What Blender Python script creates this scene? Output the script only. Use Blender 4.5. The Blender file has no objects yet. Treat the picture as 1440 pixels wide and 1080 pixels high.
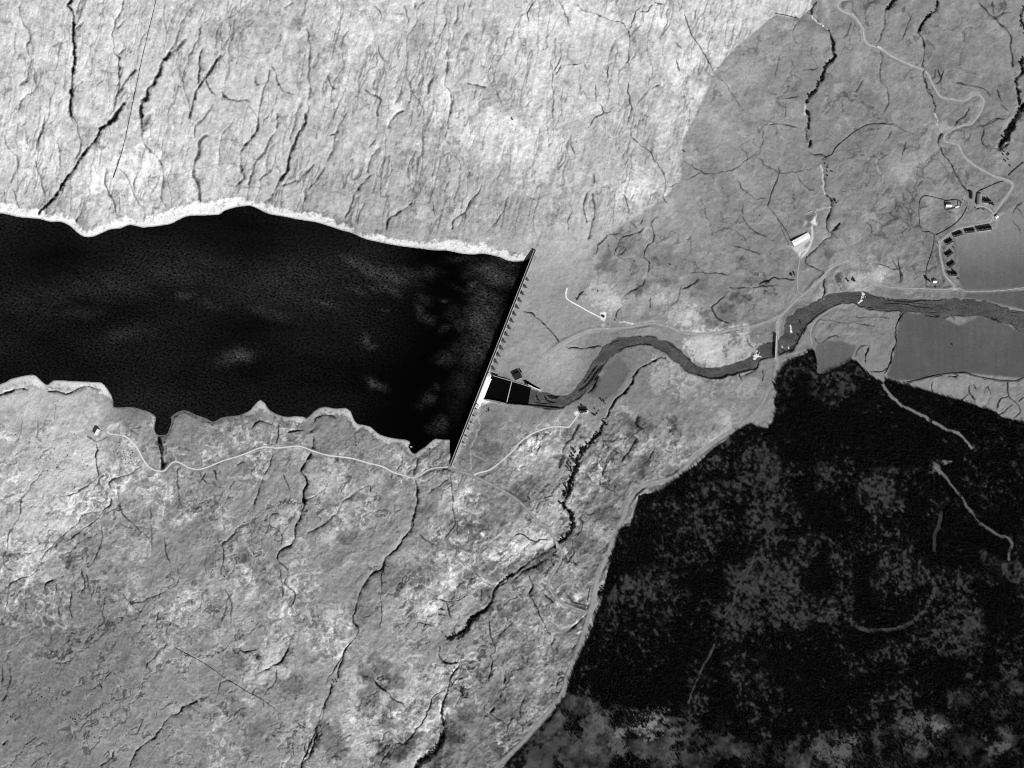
import bpy, bmesh, math, random
import numpy as np
from mathutils import Vector, Matrix
random.seed(7)
RNG = np.random.default_rng(11)
SC = bpy.context.scene
COL = SC.collection

# ------------------------------------------------------------------ camera
MPP = 1.6                       # metres per photograph pixel
DIST = 9000.0
TILT = math.radians(7.0)        # the satellite looks a little from the south
FPX = DIST / MPP
CAM = np.array([0.0, -DIST * math.sin(TILT), DIST * math.cos(TILT)])
def W(u, v, z):
    """ground point of height z that the photograph shows at pixel (u, v)"""
    u, v = np.broadcast_arrays(np.asarray(u, float), np.asarray(v, float))
    dx = (u - 720.0) / FPX
    dy = (540.0 - v) / FPX
    wy = dy * math.cos(TILT) + math.sin(TILT)
    wz = dy * math.sin(TILT) - math.cos(TILT)
    t = (z - CAM[2]) / wz
    return CAM[0] + dx * t, CAM[1] + wy * t, z + 0 * dx
cd = bpy.data.cameras.new('camera'); cam = bpy.data.objects.new('camera', cd); COL.objects.link(cam)
cam.location = CAM; cam.rotation_euler = (TILT, 0, 0)
cd.sensor_width = 36; cd.lens = 36 * FPX / 1440; cd.clip_start = 10; cd.clip_end = 60000
SC.camera = cam

# ------------------------------------------------------------------ light
SUN_AZ, SUN_EL = math.radians(147), math.radians(33)
sdir = Vector((math.sin(SUN_AZ) * math.cos(SUN_EL), math.cos(SUN_AZ) * math.cos(SUN_EL), math.sin(SUN_EL)))
sl = bpy.data.lights.new('sun', 'SUN'); sl.energy = 5.0; sl.angle = math.radians(.5)
so = bpy.data.objects.new('sun', sl); COL.objects.link(so)
so.rotation_euler = (-sdir).to_track_quat('-Z', 'Y').to_euler(); so.location = (0, 0, 3000)
world = bpy.data.worlds.new('World'); SC.world = world; world.use_nodes = True
nt = world.node_tree; nt.nodes.clear()
sky = nt.nodes.new('ShaderNodeTexSky'); sky.sky_type = 'NISHITA'; sky.sun_disc = False
sky.sun_elevation = SUN_EL; sky.sun_rotation = SUN_AZ; sky.altitude = 400
bw = nt.nodes.new('ShaderNodeRGBToBW')           # panchromatic picture: neutral sky light
bg = nt.nodes.new('ShaderNodeBackground'); bg.inputs[1].default_value = .05
ow = nt.nodes.new('ShaderNodeOutputWorld')
nt.links.new(sky.outputs[0], bw.inputs[0]); nt.links.new(bw.outputs[0], bg.inputs[0]); nt.links.new(bg.outputs[0], ow.inputs[0])
SC.view_settings.view_transform = 'Standard'; SC.view_settings.look = 'None'
SC.view_settings.exposure = .27; SC.view_settings.gamma = 1; SC.view_settings.use_curve_mapping = False
SC.cycles.pixel_filter_type = 'BLACKMAN_HARRIS'; SC.cycles.filter_width = 1.1; SC.cycles.max_bounces = 3; SC.cycles.diffuse_bounces = 1; SC.cycles.glossy_bounces = 1
KLIT = 1.25                     # brightness of a white level surface under this light

# ------------------------------------------------------------------ numpy helpers
def lattice(seed): return np.random.default_rng(seed).random((256, 256), dtype=np.float32)
_lat = {}
def vn(x, y, seed):
    L = _lat.setdefault(seed, lattice(seed))
    xf = np.floor(x); yf = np.floor(y)
    fx = (x - xf).astype(np.float32); fy = (y - yf).astype(np.float32)
    fx = fx * fx * (3 - 2 * fx); fy = fy * fy * (3 - 2 * fy)
    xi = xf.astype(np.int32) & 255; yi = yf.astype(np.int32) & 255
    x1 = (xi + 1) & 255; y1 = (yi + 1) & 255
    a = L[yi, xi]; b = L[yi, x1]; c = L[y1, xi]; d = L[y1, x1]
    a += (b - a) * fx; c += (d - c) * fx
    return a + (c - a) * fy
def fbm(U, V, wl, octv, seed, rot=0.0, sx=1.0, sy=1.0, gain=.5):
    """-1..1 noise of wavelength wl px; sx, sy stretch it along the rotated axes"""
    s = 0; amp = 1; tot = 0
    for i in range(octv):
        r = rot + (0 if (sx != 1 or sy != 1) else i * .7)
        c, n = math.cos(r), math.sin(r)
        s = s + amp * (vn((U * c + V * n) / (wl * sx) + 17.3 * i + 3, (-U * n + V * c) / (wl * sy) + 9.1 * i + 5, seed + i) * 2 - 1)
        tot += amp; amp *= gain; wl = wl / 2
    return s / tot * 1.5
def sstep(a, b, x):
    t = np.clip((x - a) / (b - a), 0, 1); return t * t * (3 - 2 * t)
def catmull(pts, step=2.0):
    P = np.array(pts, float)
    if len(P) < 3: 
        n = max(2, int(np.hypot(*(P[1] - P[0])[:2]) / step) + 1)
        return np.linspace(P[0], P[1], n)
    Q = np.vstack([2 * P[0] - P[1], P, 2 * P[-1] - P[-2]]); out = []
    for i in range(1, len(Q) - 2):
        p0, p1, p2, p3 = Q[i - 1:i + 3]
        n = max(1, int(np.hypot(*(p2 - p1)[:2]) / step))
        for k in range(n):
            t = k / n
            out.append(.5 * (2 * p1 + (p2 - p0) * t + (2 * p0 - 5 * p1 + 4 * p2 - p3) * t * t + (3 * p1 - p0 - 3 * p2 + p3) * t ** 3))
    out.append(P[-1]); return np.array(out)
# ------------------------------------------------------------------ survey of the valley (pixel coordinates)
def tile(txt):
    """'@ox,oy[,scale]' opens a map sheet, then 'head: x,y x,y ...' lines read on it"""
    out = []; ox = oy = 0; s = 6
    for ln in txt.strip().splitlines():
        ln = ln.strip()
        if not ln: continue
        if ln[0] == '@':
            a = [float(q) for q in ln[1:].split(',')]; ox, oy = a[0], a[1]; s = a[2] if len(a) > 2 else 6; continue
        h, p = ln.split(':')
        out.append((h.strip(), [(ox + float(q.split(',')[0]) / s, oy + float(q.split(',')[1]) / s) for q in p.split()]))
    return out
def px(txt): return [tuple(float(k) for k in q.split(',')) for q in txt.split()]

# shoreline: u,v, width of the bare pale strip, its tone
SHORE_N = px('-70,292,16,238 0,300,15,240 15,303,15,240 30,306,13,240 55,308,12,240 70,312,10,238 85,312,11,238 98,318,12,238 108,327,9,240 118,333,9,242 130,333,9,242 143,328,10,242 155,323,11,242 170,321,13,242 180,317,12,240 188,317,10,236 200,320,11,236 215,319,15,240 240,315,17,242 252,309,18,244 265,304,18,244 290,303,20,244 308,302,20,244 315,297,17,244 330,292,14,242 345,290,10,240 353,290,9,238 365,295,10,225 378,301,12,225 400,305,12,232 420,309,11,232 445,313,12,230 465,319,10,225 480,324,8,215 495,328,7,210 508,334,7,222 520,338,9,226 540,342,8,228 560,346,9,225 585,349,11,215 610,352,14,212 630,353,17,216 650,357,16,222 665,358,15,225 680,357,14,222 700,361,12,222 715,367,10,218 725,368,10,215 737,367,9,210 750,362,4,190')
SHORE_S = px('632,618,4,190 622,618,6,200 612,617,8,205 605,622,9,205 598,628,8,200 590,633,6,190 583,638,4,180 578,634,4,180 575,628,6,195 577,622,6,205 570,618,8,200 560,617,7,200 548,615,7,205 535,611,8,205 528,606,8,210 521,600,7,205 510,597,7,200 502,595,6,200 497,588,7,205 493,578,9,212 487,574,10,215 480,574,10,205 470,574,9,195 460,572,8,190 450,573,9,190 442,578,9,180 436,584,6,170 431,588,4,170 427,586,9,205 415,585,11,205 405,586,9,190 395,584,7,170 385,580,7,170 378,575,9,190 372,566,11,205 366,562,12,215 360,567,11,210 352,576,9,195 345,580,6,165 335,584,4,150 325,585,3,140 312,587,3,125 305,591,4,115 299,593,4,115 290,588,5,118 275,583,5,118 265,578,5,118 257,577,5,118 248,580,5,115 240,587,4,110 241,593,3,110 238,602,3,100 235,610,3,100 228,612,3,120 220,610,3,150 217,603,4,185 219,592,5,195 219,586,6,190 210,579,4,165 200,576,3,150 190,573,3,150 178,572,3,140 165,573,2,130 160,572,2,150 159,562,4,190 155,553,8,225 150,545,10,235 143,538,10,238 130,537,9,235 110,536,9,235 90,535,9,230 75,535,8,225 67,541,7,215 60,537,12,236 50,528,16,240 42,527,16,240 30,529,14,232 15,533,14,228 0,540,15,228 -70,560,15,225')
DAM_A, DAM_B = (752.5, 352.0), (634.0, 654.5)      # crest, north and south end

# heights in metres above the reservoir
HEIGHTS = [(-60,-60,150),(0,0,135),(300,0,135),(600,0,125),(900,0,100),(1140,0,85),(1440,0,70),(0,150,62),(300,150,66),(600,160,60),(850,150,58),
 (-60,280,8),(0,270,10),(200,290,8),(350,265,10),(500,300,9),(650,335,8),(760,340,14),(860,320,14),(950,250,30),(1050,100,60),(1200,120,35),(1300,120,25),(1430,120,30),
 (1200,250,2),(1120,250,4),(1430,250,-8),(1370,330,-24),(1300,330,-20),(1125,340,-15),(1000,400,-16),(1050,330,-6),(930,370,-8),(860,400,-14),(800,400,-7),(752,362,8),(738,410,-7),(720,460,-16),(704,505,-21),
 (700,545,-23),(740,556,-24),(790,560,-25),(672,590,-17),(655,628,-3),(640,655,9),(860,490,-26.5),(930,480,-27),(1000,520,-28),(1092,490,-29.5),(1130,455,-30),(1200,420,-32),(1320,430,-34),(1440,440,-36),
 (1440,400,-31),(1340,400,-29),(1440,300,-22),(1200,380,-24),(1300,500,-30),(1440,520,-31),(1200,470,-29),(820,450,-19),(780,500,-22),(860,540,-25),(720,600,-17),(760,640,-10),(730,690,4),(830,590,-22),(880,600,-16),(950,560,-18),(950,640,-6),
 (1050,560,-16),(1090,540,-22),(1030,640,-4),(850,680,-6),(800,740,6),(780,800,10),(850,850,16),(800,950,30),(700,900,22),(620,900,24),(600,750,20),(520,830,30),(560,660,5),(430,660,8),(400,720,18),(300,700,16),(230,690,9),(150,640,8),
 (100,700,20),(0,600,8),(0,700,24),(0,850,48),(200,880,48),(400,960,52),(0,1080,80),(250,1080,68),(600,1080,54),(700,1060,40),(800,1080,60),(950,700,2),(1000,800,28),(1000,950,58),(1200,560,-16),(1200,650,4),(1300,560,-20),(1440,590,-18),
 (1440,760,30),(1250,850,45),(1200,1080,95),(1440,1000,85),(1440,1140,110),(1000,1140,90)]

# tone of the ground cover, 0..255, read off the photograph
TONES = [(814,616,170),(802,645,170),(791,680,166),(822,600,150),(835,625,122),(826,665,120),(880,493,130),(842,545,122),(905,492,132),(860,515,128),(560,300,168),(650,315,170),(700,325,166),(500,285,172),(600,330,166),(430,280,174),(1330,560,160),(1390,575,158),(0,0,190),(100,60,196),(300,60,186),(450,100,182),(600,100,190),(800,60,200),(950,60,196),(1000,110,198),(700,250,178),(560,270,178),(860,270,184),(300,240,186),(50,200,196),(200,230,190),(150,270,184),(420,230,182),(360,190,186),(640,320,172),(520,200,182),
 (800,330,166),(900,250,180),(940,170,190),(860,120,186),(700,160,190),(750,200,194),
 (1050,150,126),(1000,230,130),(950,310,138),(1100,250,122),(1200,150,118),(1300,60,122),(1400,200,116),(1230,300,128),(1050,330,124),(880,350,128),(1280,250,134),(1330,240,132),(1300,300,128),(1200,220,118),(1180,60,112),(1400,60,124),
 (800,420,148),(760,450,152),(790,505,168),(690,500,140),(680,620,132),(730,600,142),(900,430,150),(1000,400,122),(1100,420,132),(1020,450,128),(980,450,150),(1200,440,136),(1240,400,132),(1230,500,140),(1320,350,112),(1300,400,128),
 (900,560,146),(950,600,138),(1050,560,150),(1000,560,150),(800,680,146),(880,640,126),(830,640,140),(740,680,136),(1320,545,148),(1400,560,150),(1420,570,146),
 (50,600,186),(60,680,190),(110,640,200),(150,600,176),(190,590,140),(300,620,142),(350,650,146),(400,600,146),(460,630,142),(560,640,150),(200,700,164),(300,700,148),(400,700,152),(60,740,186),(150,760,152),(250,820,156),(350,800,150),(450,820,152),(50,880,136),(60,960,126),(150,940,128),(250,950,146),(350,950,154),(420,1000,150),(450,900,152),(530,760,152),(545,960,164),(600,850,150),(500,1030,162),(600,780,150),(700,760,140),(700,900,124),(760,820,120),(800,900,134),(700,1000,112),(760,980,126),(40,1060,132),(600,1000,152),(650,1060,126),(180,1060,138),(320,1060,142),
 (820,800,122),(860,700,128),(780,860,138),(740,860,126)]

# line features: depth m, half width px, tone factor (peat, with gully shade put in the colour)
LINES = tile('''
@0,0
2 2 .8: 185,0 170,80 175,130 210,215 240,260 250,330 225,380 240,460 275,540 295,600 295,670 305,715 270,780 190,830 160,920
2 2 .8: 265,550 235,590 220,670 165,725
1 2 .9: 65,100 90,180 125,260 125,340 125,450 125,560 95,640 80,740 30,800
.7 1.5 .9: 340,500 360,570 335,680 310,720
5.5 2.6 .3: 605,0 575,50 610,90 620,180 620,270 622,360 625,440 630,500 615,560 612,650 605,740 600,830 597,900 600,970
1.2 1.5 .8: 600,970 615,1030 650,1080
2.5 2.4 .8: 690,0 640,110
2 1.8 .8: 680,200 640,250
1.5 1.8 .8: 665,490 630,540
2 1.8 .8: 700,680 615,750
1 1.5 .85: 670,590 620,630
3 2.2 .7: 1040,0 1020,90 985,150 965,240 950,300 955,380 975,460 1005,490 1000,580 1005,700 995,770 975,850 960,940
1.6 1.6 .8: 1075,150 990,240 960,250
1.4 1.5 .8: 1055,410 1000,470
1.6 1.6 .8: 1030,600 1005,660
3 2.2 .75: 1145,580 1090,640 1050,710 1000,770
1.2 2 .9: 1145,560 1180,370 1250,250
4.5 3 .6: 1050,860 1000,940 960,1000 900,1050 840,1080
5 3.5 .6: 1440,440 1370,520 1350,600 1300,680 1290,720 1250,760 1240,820 1200,850 1190,920 1200,1000 1200,1080
1.2 1.5 .85: 1390,0 1380,170 1400,270 1385,400 1385,470
1.5 1.8 .85: 1430,200 1400,300
@240,0
1 1.5 .85: 130,0 30,130 0,200
2.2 2.2 .8: 160,80 90,200 55,330 0,420
3.5 2.8 .75: 120,330 40,420 0,460
2.4 2 .75: 260,210 235,320 180,430 125,560 105,640 110,740 150,850 155,940
3 1.8 .6: 270,410 240,500 240,600 230,690
3.6 2.4 .65: 420,470 370,540 300,640 240,720 200,800 185,900 160,990
.8 1.6 .9: 700,180 590,270 540,370
1 3 .9: 780,10 740,110 560,240 420,420
.8 2 .9: 420,200 700,0
2.5 2.5 .65: 280,650 330,740 370,790
2 2.2 .7: 430,780 500,840 650,850
2 1.8 .7: 710,650 730,710 820,690 830,600
2.2 2 .7: 850,560 880,600 900,690 950,770 1040,795
2.4 2 .75: 810,690 770,790 750,920 735,1080
1 1.5 .85: 930,320 880,410
2.4 2 .8: 1150,240 1175,400 1165,520 1165,650 1175,760 1150,860 1160,930 1100,1080
1.6 1.8 .85: 1110,850 1060,960 1040,1080
3 2.4 .65: 1320,640 1340,720 1380,750
1 1.5 .85: 1170,40 1110,130
1.6 2 .85: 1040,20 960,60
1.4 1.6 .85: 1440,840 1390,920 1370,1000
3.2 2.6 .75: 350,880 280,1000 210,1060
@0,160
5 3 .5: 1000,0 960,50 870,110 820,180 800,230 740,290 680,370 640,440 600,500 540,570 500,640 470,700 400,760 345,810 335,850
2 1.8 .7: 600,0 650,90 660,150 685,230 670,300 640,370 620,420
2 2.2 .8: 380,20 360,130 320,220 310,300 280,350
1.6 1.6 .75: 300,340 310,450 340,530 360,640 395,750
1.4 1.7 .82: 40,80 50,230 80,300 140,360 150,430 110,520 80,620
1 1.5 .85: 150,60 135,160 140,290
1 1.5 .85: 210,120 240,260 270,310
1.4 1.6 .8: 490,230 500,330 510,470 470,560
.8 1.2 .7: 110,630 165,800
.8 1.2 .75: 30,640 45,760
2 1.7 .7: 900,460 885,580 920,660 960,740 985,850
1.4 1.5 .75: 1000,460 1070,520 1110,630 1150,730 1200,790
1.8 1.8 .75: 1160,490 1130,590 1130,650
2.6 2.2 .75: 1200,0 1200,190 1240,280 1320,360 1370,450 1380,560 1360,680 1390,780
4 5 .85: 1260,10 1230,80 1200,160
.5 1.2 .88: 1200,545 1440,520
2 2 .5: 655,875 642,910
.8 1.2 .8: 1005,700 1015,840
@240,160
3 2.4 .7: 310,0 270,50 205,100 210,200
3.6 3.2 .75: 300,180 250,240 235,330 200,420 190,500 220,580 240,650 240,720
1.3 1.5 .8: 520,80 440,170 415,310 415,390 420,450
.8 1.8 .9: 555,180 500,300 480,400
3.2 2.4 .7: 745,0 735,110 670,220 600,300 590,350 600,450 610,540 550,610
2 2 .85: 745,140 690,200
2.5 2.2 .75: 900,0 890,130 830,220 780,330 710,410 690,520 660,590
1.5 2 .85: 890,240 830,310 810,420 800,500 750,560
4.2 2.8 .62: 1140,0 1135,80 1070,180 1030,290 1000,370 980,480 920,570
2.2 2.4 .85: 920,570 850,700 820,730
1.8 1.8 .8: 1055,0 1040,100 1010,190 1015,260
2 1.8 .8: 940,610 1000,580 1070,560 1130,500 1210,430
2.4 2.4 .8: 1300,450 1230,560 1160,640 1130,710
1.6 1.5 .85: 1260,430 1230,520 1150,630
3 3.2 .75: 1440,60 1390,170 1370,300 1330,390
2 1.6 .6: 1390,170 1350,185
1.2 1.5 .85: 1240,140 1215,220
.4 1.2 .9: 0,520 150,485 180,450
.4 1.2 .9: 200,460 400,430 580,410
.6 1.3 .85: 600,620 740,620 820,660
.4 1.2 .9: 1200,650 1440,660
@480,0
1 1.4 .75: 280,50 335,110 330,180
.8 1.2 .75: 430,100 520,120
1 1.4 .75: 540,50 540,110 570,160 560,210
2.4 2 .8: 615,25 615,70
1.2 1.6 .85: 620,30 630,100 640,170 600,250 560,300 550,400 555,540 545,640 580,720 600,780 660,860 690,940 690,1000 700,1080
1.2 1.5 .75: 710,10 640,80
1 1.4 .82: 700,410 705,500 660,600 620,690
3 2.6 .75: 780,650 740,720 730,790
1.2 1.6 .75: 310,370 320,440 380,530
.8 1.4 .8: 300,470 300,530 200,640
1 1.4 .75: 460,550 410,590
2 2 .7: 200,750 240,790 340,840 310,910 300,1080
1.5 1.6 .75: 510,750 480,830 450,880
2.4 2.2 .7: 520,930 420,1010 395,1080
1 1.4 .8: 600,950 570,1080
2.4 2.2 .75: 50,940 0,1030
1.3 1.8 .82: 870,70 880,210 820,310 780,440
1.4 1.6 .8: 985,30 970,160 945,250 940,350
1.1 1.5 .8: 1040,20 1010,170 950,250
1.8 1.7 .75: 890,440 900,520 880,640 880,720 920,790 930,860 910,960 900,1080
2 2 .65: 1070,700 1130,720 1220,735
.9 1.4 .85: 1280,540 1290,700 1330,830 1355,890
.8 1.6 .85: 1220,650 1150,690
1 2 .85: 1240,820 1160,870 1160,950 1100,980
@720,0
.8 1.2 .65: 190,20 130,100 150,180
.8 1.4 .78: 400,10 440,100 480,200 510,280
.9 1.3 .65: 550,40 600,80 690,110 800,155 900,185 970,230 990,300 985,420 980,590
.8 1.3 .65: 1080,60 1030,130 1010,220 970,240
.7 1.2 .6: 1180,20 1280,40
.7 1.2 .6: 1080,95 1140,90 1180,40
.8 1.3 .7: 330,530 340,650 345,760 390,830
.8 1.3 .75: 345,760 350,900 350,1030
.9 1.3 .65: 420,430 400,520 350,600
.8 1.2 .65: 420,550 370,630
.8 1.2 .6: 430,550 560,540 590,520
.6 1.2 .7: 600,520 640,600
.8 1.2 .6: 870,520 810,560 805,680
1 1.5 .65: 1000,640 980,760 1000,880 1000,930 980,1050
.9 1.4 .75: 700,720 710,850
.9 1.2 .65: 745,870 770,920 770,950 690,1000 660,1060
.8 1.2 .65: 770,950 820,945 880,870
.7 1.2 .7: 170,830 120,900
.7 1.1 .6: 1190,740 1240,710
.7 1.2 .65: 1370,350 1430,410
.7 1.2 .65: 1380,500 1420,610
@480,180
1.6 1.6 .75: 290,90 230,170
2 2 .75: 320,160 240,260 220,370
2.2 2 .72: 240,400 180,460 110,560 80,650 30,760
1.2 1.5 .8: 380,50 360,280 330,370 340,450 320,510
1.6 1.8 .8: 690,0 685,180 640,280 630,400 600,540
1 2 .88: 550,180 540,330
2 1.9 .72: 590,630 530,690 490,710 400,770 390,850
1 1.3 .75: 770,630 800,790
2.4 2 .65: 1190,470 1150,550 1080,630 1040,720 960,760 930,850
.8 1.5 .85: 1195,340 1200,440
1 1.3 .75: 1030,240 1035,310
1 1.3 .75: 1090,370 1050,410
1 1.3 .75: 900,220 880,290
1 1.3 .75: 890,30 880,90
.8 1.3 .8: 905,450 870,550
1.4 1.5 .75: 1440,560 1400,600 1370,700 1320,780 1270,830 1220,890
1.4 1.6 .8: 200,640 150,720 130,790
@720,180
1.2 1.5 .7: 470,110 530,220
1.6 2 .78: 690,380 690,470
1.8 1.6 .68: 635,540 610,620 605,690 640,790
1.8 2 .75: 680,560 690,650 690,760 660,860 650,940
.9 1.4 .78: 510,690 470,790 480,900
.9 1.3 .65: 1000,0 1000,60 1060,130 1160,200 1240,320 1300,430 1290,530 1270,570 1310,640
.5 1.1 .72: 1300,500 1440,455
.8 1.2 .7: 870,520 870,590
1 1.4 .7: 940,550 970,640 990,720
.8 1.2 .7: 1040,550 1000,600
.5 1.6 .85: 120,580 210,600 280,560
1 1.6 .62: 1110,840 1060,890 930,930 890,1010 860,1080
1 1.5 .65: 920,890 820,905 740,980 700,1060
.7 1.3 .7: 800,970 830,1060
.8 1.3 .7: 1000,790 1050,850
.8 1.3 .7: 1110,760 1080,810
1 1.4 .6: 1240,740 1180,800 1200,880 1190,960 1140,1000 1110,1070
.7 1.3 .7: 960,1030 910,1070
@960,0
.6 1.2 .68: 20,120 60,260 100,330 160,420 260,600
.5 1.2 .82: 260,600 380,730 490,900
.6 1.2 .75: 125,50 100,170
4 2.2 .4: 1130,10 1090,70 1095,130
3 1.8 .6: 1095,130 1150,190 1230,260 1260,320
4.5 2.6 .35: 1260,320 1275,370 1265,440 1290,460 1260,510 1210,545 1190,610 1180,650 1140,710 1130,760 1080,800 1040,860
5 2.6 .35: 1030,930 1055,945 1065,990 1065,1080
.7 1.2 .75: 980,170 930,280 970,360 1010,360
.8 1.3 .7: 1090,400 1085,460 1130,570 1020,590
.6 1.6 .82: 700,770 800,800
.8 1.3 .7: 820,830 990,820
.7 1.3 .78: 870,860 860,990
.6 1.2 .68: 690,1060 860,1050 980,1080
.7 1.5 .82: 830,440 770,660
.7 1.5 .8: 1440,160 1400,250 1350,330
.6 1.1 .75: 1280,790 1240,850 1170,950
.6 1.1 .75: 1300,870 1200,960
.6 1.1 .75: 1340,860 1360,940
@1200,0
3.5 2.6 .45: 360,0 300,50 270,100
2.5 2.4 .7: 270,100 270,200 240,270 215,350
2 2 .68: 235,430 235,500 225,600 230,690
.9 1.4 .75: 230,690 280,740 290,870 260,960
.9 1.3 .6: 500,120 470,180 440,280 410,340
.8 1.3 .6: 460,100 480,160
4 2.4 .42: 700,0 710,70 640,130 580,190 545,270
2.2 1.7 .55: 545,270 590,340 600,450 580,560
2.4 1.9 .5: 580,560 590,650 620,740 660,820 690,900 690,960 720,1060
.8 1.3 .5: 700,580 680,660
.8 1.3 .5: 720,590 740,670 690,715
.8 1.3 .5: 760,590 740,670
1.4 2 .65: 1050,0 1110,80 1200,160 1300,240
1.2 2 .65: 1170,10 1190,130
1 1.8 .68: 1210,150 1270,110 1340,100
1.8 2 .65: 1210,160 1320,300 1330,430 1350,560
4 2 .4: 1440,60 1420,100 1415,160 1440,240
5 3 .3: 1440,480 1410,520 1430,600 1380,670 1380,720 1390,800 1400,880
7 5 .25: 1470,870 1440,890 1400,950 1350,1030 1320,1080
1 2.2 .68: 870,700 1000,720 1110,760 1160,820
1.2 2 .65: 1210,760 1250,850
.9 1.6 .65: 1240,880 1310,940
1.2 2 .6: 1230,1000 1150,1040 1040,1070
1 1.8 .65: 970,900 960,960 870,1040 850,1070
.6 1.3 .75: 80,680 20,780
@960,180
3 2 .5: 1045,0 1050,90
4 2.4 .4: 1080,110 1070,160
2 1.4 .6: 1060,200 1100,220 1190,230 1210,260
1.6 1.4 .7: 1170,300 1190,430 1200,550
2.4 1.5 .45: 1210,560 1250,610 1250,680 1210,800 1230,870 1260,880 1250,920 1170,970 1070,1070
2.4 2.2 .5: 1320,810 1260,870
.5 1.1 .72: 640,230 570,240 450,340 330,370 210,385 130,360 0,280
.4 1.1 .75: 150,380 0,450
.8 1.4 .68: 680,0 670,130 650,220
.8 1.5 .72: 640,250 720,330 830,380 960,370 1120,340
1 1.4 .5: 800,320 810,400 750,560 720,660
.7 1.3 .68: 720,660 820,790 870,860 910,950
.7 1.6 .7: 960,400 1000,460 1070,520 1110,520
.6 1.2 .7: 460,440 510,520 600,590
.5 1.1 .75: 600,600 720,590
.7 1.2 .72: 500,640 520,780 620,880 700,920
.6 1.2 .75: 470,800 520,780
.6 1.2 .75: 440,860 500,900 550,980
.7 1.3 .68: 430,1000 560,1030 650,1070
@1200,160
2.6 1.7 .4: 740,170 720,220 740,310 800,390 850,480 890,560 970,650
1 1.4 .7: 320,150 270,230 260,250
.7 1.2 .72: 440,230 420,330 400,420
.7 1.3 .72: 180,380 240,480
1 1.6 .6: 1040,110 1100,110 1100,170 1080,220 1130,310
1.2 1.6 .6: 1110,90 1200,40 1280,40
7 5.5 .25: 1420,0 1350,80 1310,150 1270,230 1240,270
1 1.4 .68: 1440,745 1380,780 1340,850
.7 1.2 .72: 1380,790 1440,880
.6 1.2 .78: 1340,890 1420,1000
.7 1.2 .75: 580,570 500,670 520,740
.7 1.2 .75: 440,630 500,700 480,780 540,860
.8 1.2 .68: 110,920 150,960 150,1010
.4 1.1 .8: 0,160 80,110 170,85 330,90 410,130 540,185
@720,360
1.3 1.9 .5: 100,475 170,485 240,545 300,600 350,660 400,730
1.2 1.5 .4: 460,770 590,780 690,770 760,765
.5 1.2 .75: 240,860 330,790
1.2 1.8 .6: 600,300 560,330 545,370
.8 1.4 .7: 870,545 900,460 930,420
.7 1.3 .75: 1170,340 1165,440
.8 1.4 .7: 1340,420 1400,350 1430,250
.6 1.1 .75: 1110,0 1150,60 1150,160
1.2 2.5 .7: 1120,190 1090,250 950,330
@960,360
1.2 2.4 .6: 0,285 80,240 150,200
.7 1.3 .72: 60,140 200,140 400,160
.9 1.6 .68: 390,300 310,370 250,430 270,480 320,540 400,570
1 1.4 .6: 650,240 760,190 860,190 950,200
.7 1.2 .68: 400,270 560,265 800,245
.7 1.2 .68: 600,265 590,310
2.2 1.5 .4: 1050,0 1040,60 1150,110 1190,150 1190,340 1150,375
.8 1.3 .7: 540,680 550,740 590,780
.8 1.2 .7: 680,960 670,1050
1 1.3 .6: 480,980 500,1060
2 1.6 .5: 510,1005 620,965
.6 1.2 .72: 1110,690 1150,730 1260,680 1360,700
.4 1.1 .82: 1100,530 1440,570
@1200,360
.7 1.3 .68: 150,70 220,70 320,110 380,120
.8 1.3 .6: 380,0 390,90 400,230
.7 1.2 .68: 330,20 380,120 410,150 410,220
1 1.4 .4: 420,480 390,530 360,590 355,740 320,820 310,890 260,990
.6 1.1 .75: 0,570 200,600
.7 1.2 .65: 10,850 60,770 130,760
1 1.4 .5: 140,760 95,850 100,900
.7 1.2 .55: 130,970 240,970 320,900
.6 1.1 .6: 440,1080 560,1045 760,1000 950,990 1100,1030 1340,1060 1440,1030
1.6 2 .5: 800,1025 880,1005
.5 1.2 .78: 0,515 300,520
@720,540
3.4 1.8 .22: 1290,-225 1230,-210 1060,-120 1010,-15 960,60 860,150 810,250 790,300
2.4 1.5 .3: 650,75 690,20 735,-60
5 3 .3: 790,310 740,400 660,490 610,540 560,620 530,720 500,800 460,950 430,1010 470,1060 500,1080
2 3 .75: 560,350 510,450 450,520 400,700
1.8 2 .7: 1040,460 1000,550 930,630
1 1.5 .72: 1200,540 1150,640
1.4 1.7 .7: 780,710 760,780
.5 1.1 .75: 680,560 780,660
.5 1.1 .75: 600,730 720,880
1.6 2.5 .72: 1060,250 1050,340 1110,380
.5 1.1 .72: 1110,200 1180,270
1.4 1.6 .5: 1140,840 1060,900 1010,960
.8 1.2 .7: 760,440 800,520 900,580
.7 1.4 .75: 740,870 800,870 860,910
1.2 2 .75: 280,370 340,350
1 2 .75: 60,480 140,410
@0,520
1.2 1.8 .78: 370,830 310,920 240,1010 200,1080
1 1.4 .72: 830,890 790,940 700,1000 620,1050 480,1070
1.2 1.5 .6: 820,620 810,750 830,890 835,980
.4 1.6 .7: 920,550 820,605 740,560
.8 1.6 .8: 180,400 180,520 130,620
.8 1.5 .82: 320,430 320,600
.8 1.6 .85: 470,300 460,450
1.4 1.6 .7: 1190,820 1080,880 940,930 930,1000
4 1.8 .25: -60,235 0,210 60,190 120,165
2 1.4 .5: 120,165 220,165
1.6 1.2 .5: 400,180 480,175 560,195 640,170 700,150 780,150 850,165
7 4.4 .12: 1340,580 1352,640 1366,720 1376,825
@240,540
1.4 1.6 .7: 860,560 850,650 790,780 750,850 740,930 670,1080
2.6 2 .55: 1200,440 1190,560 1150,640 1100,720 1130,780 1150,840 1120,900 1130,1000 1110,1070
1 1.3 .65: 950,760 1000,890
3.4 1.5 .3: 1000,410 1050,390 1110,385
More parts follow.
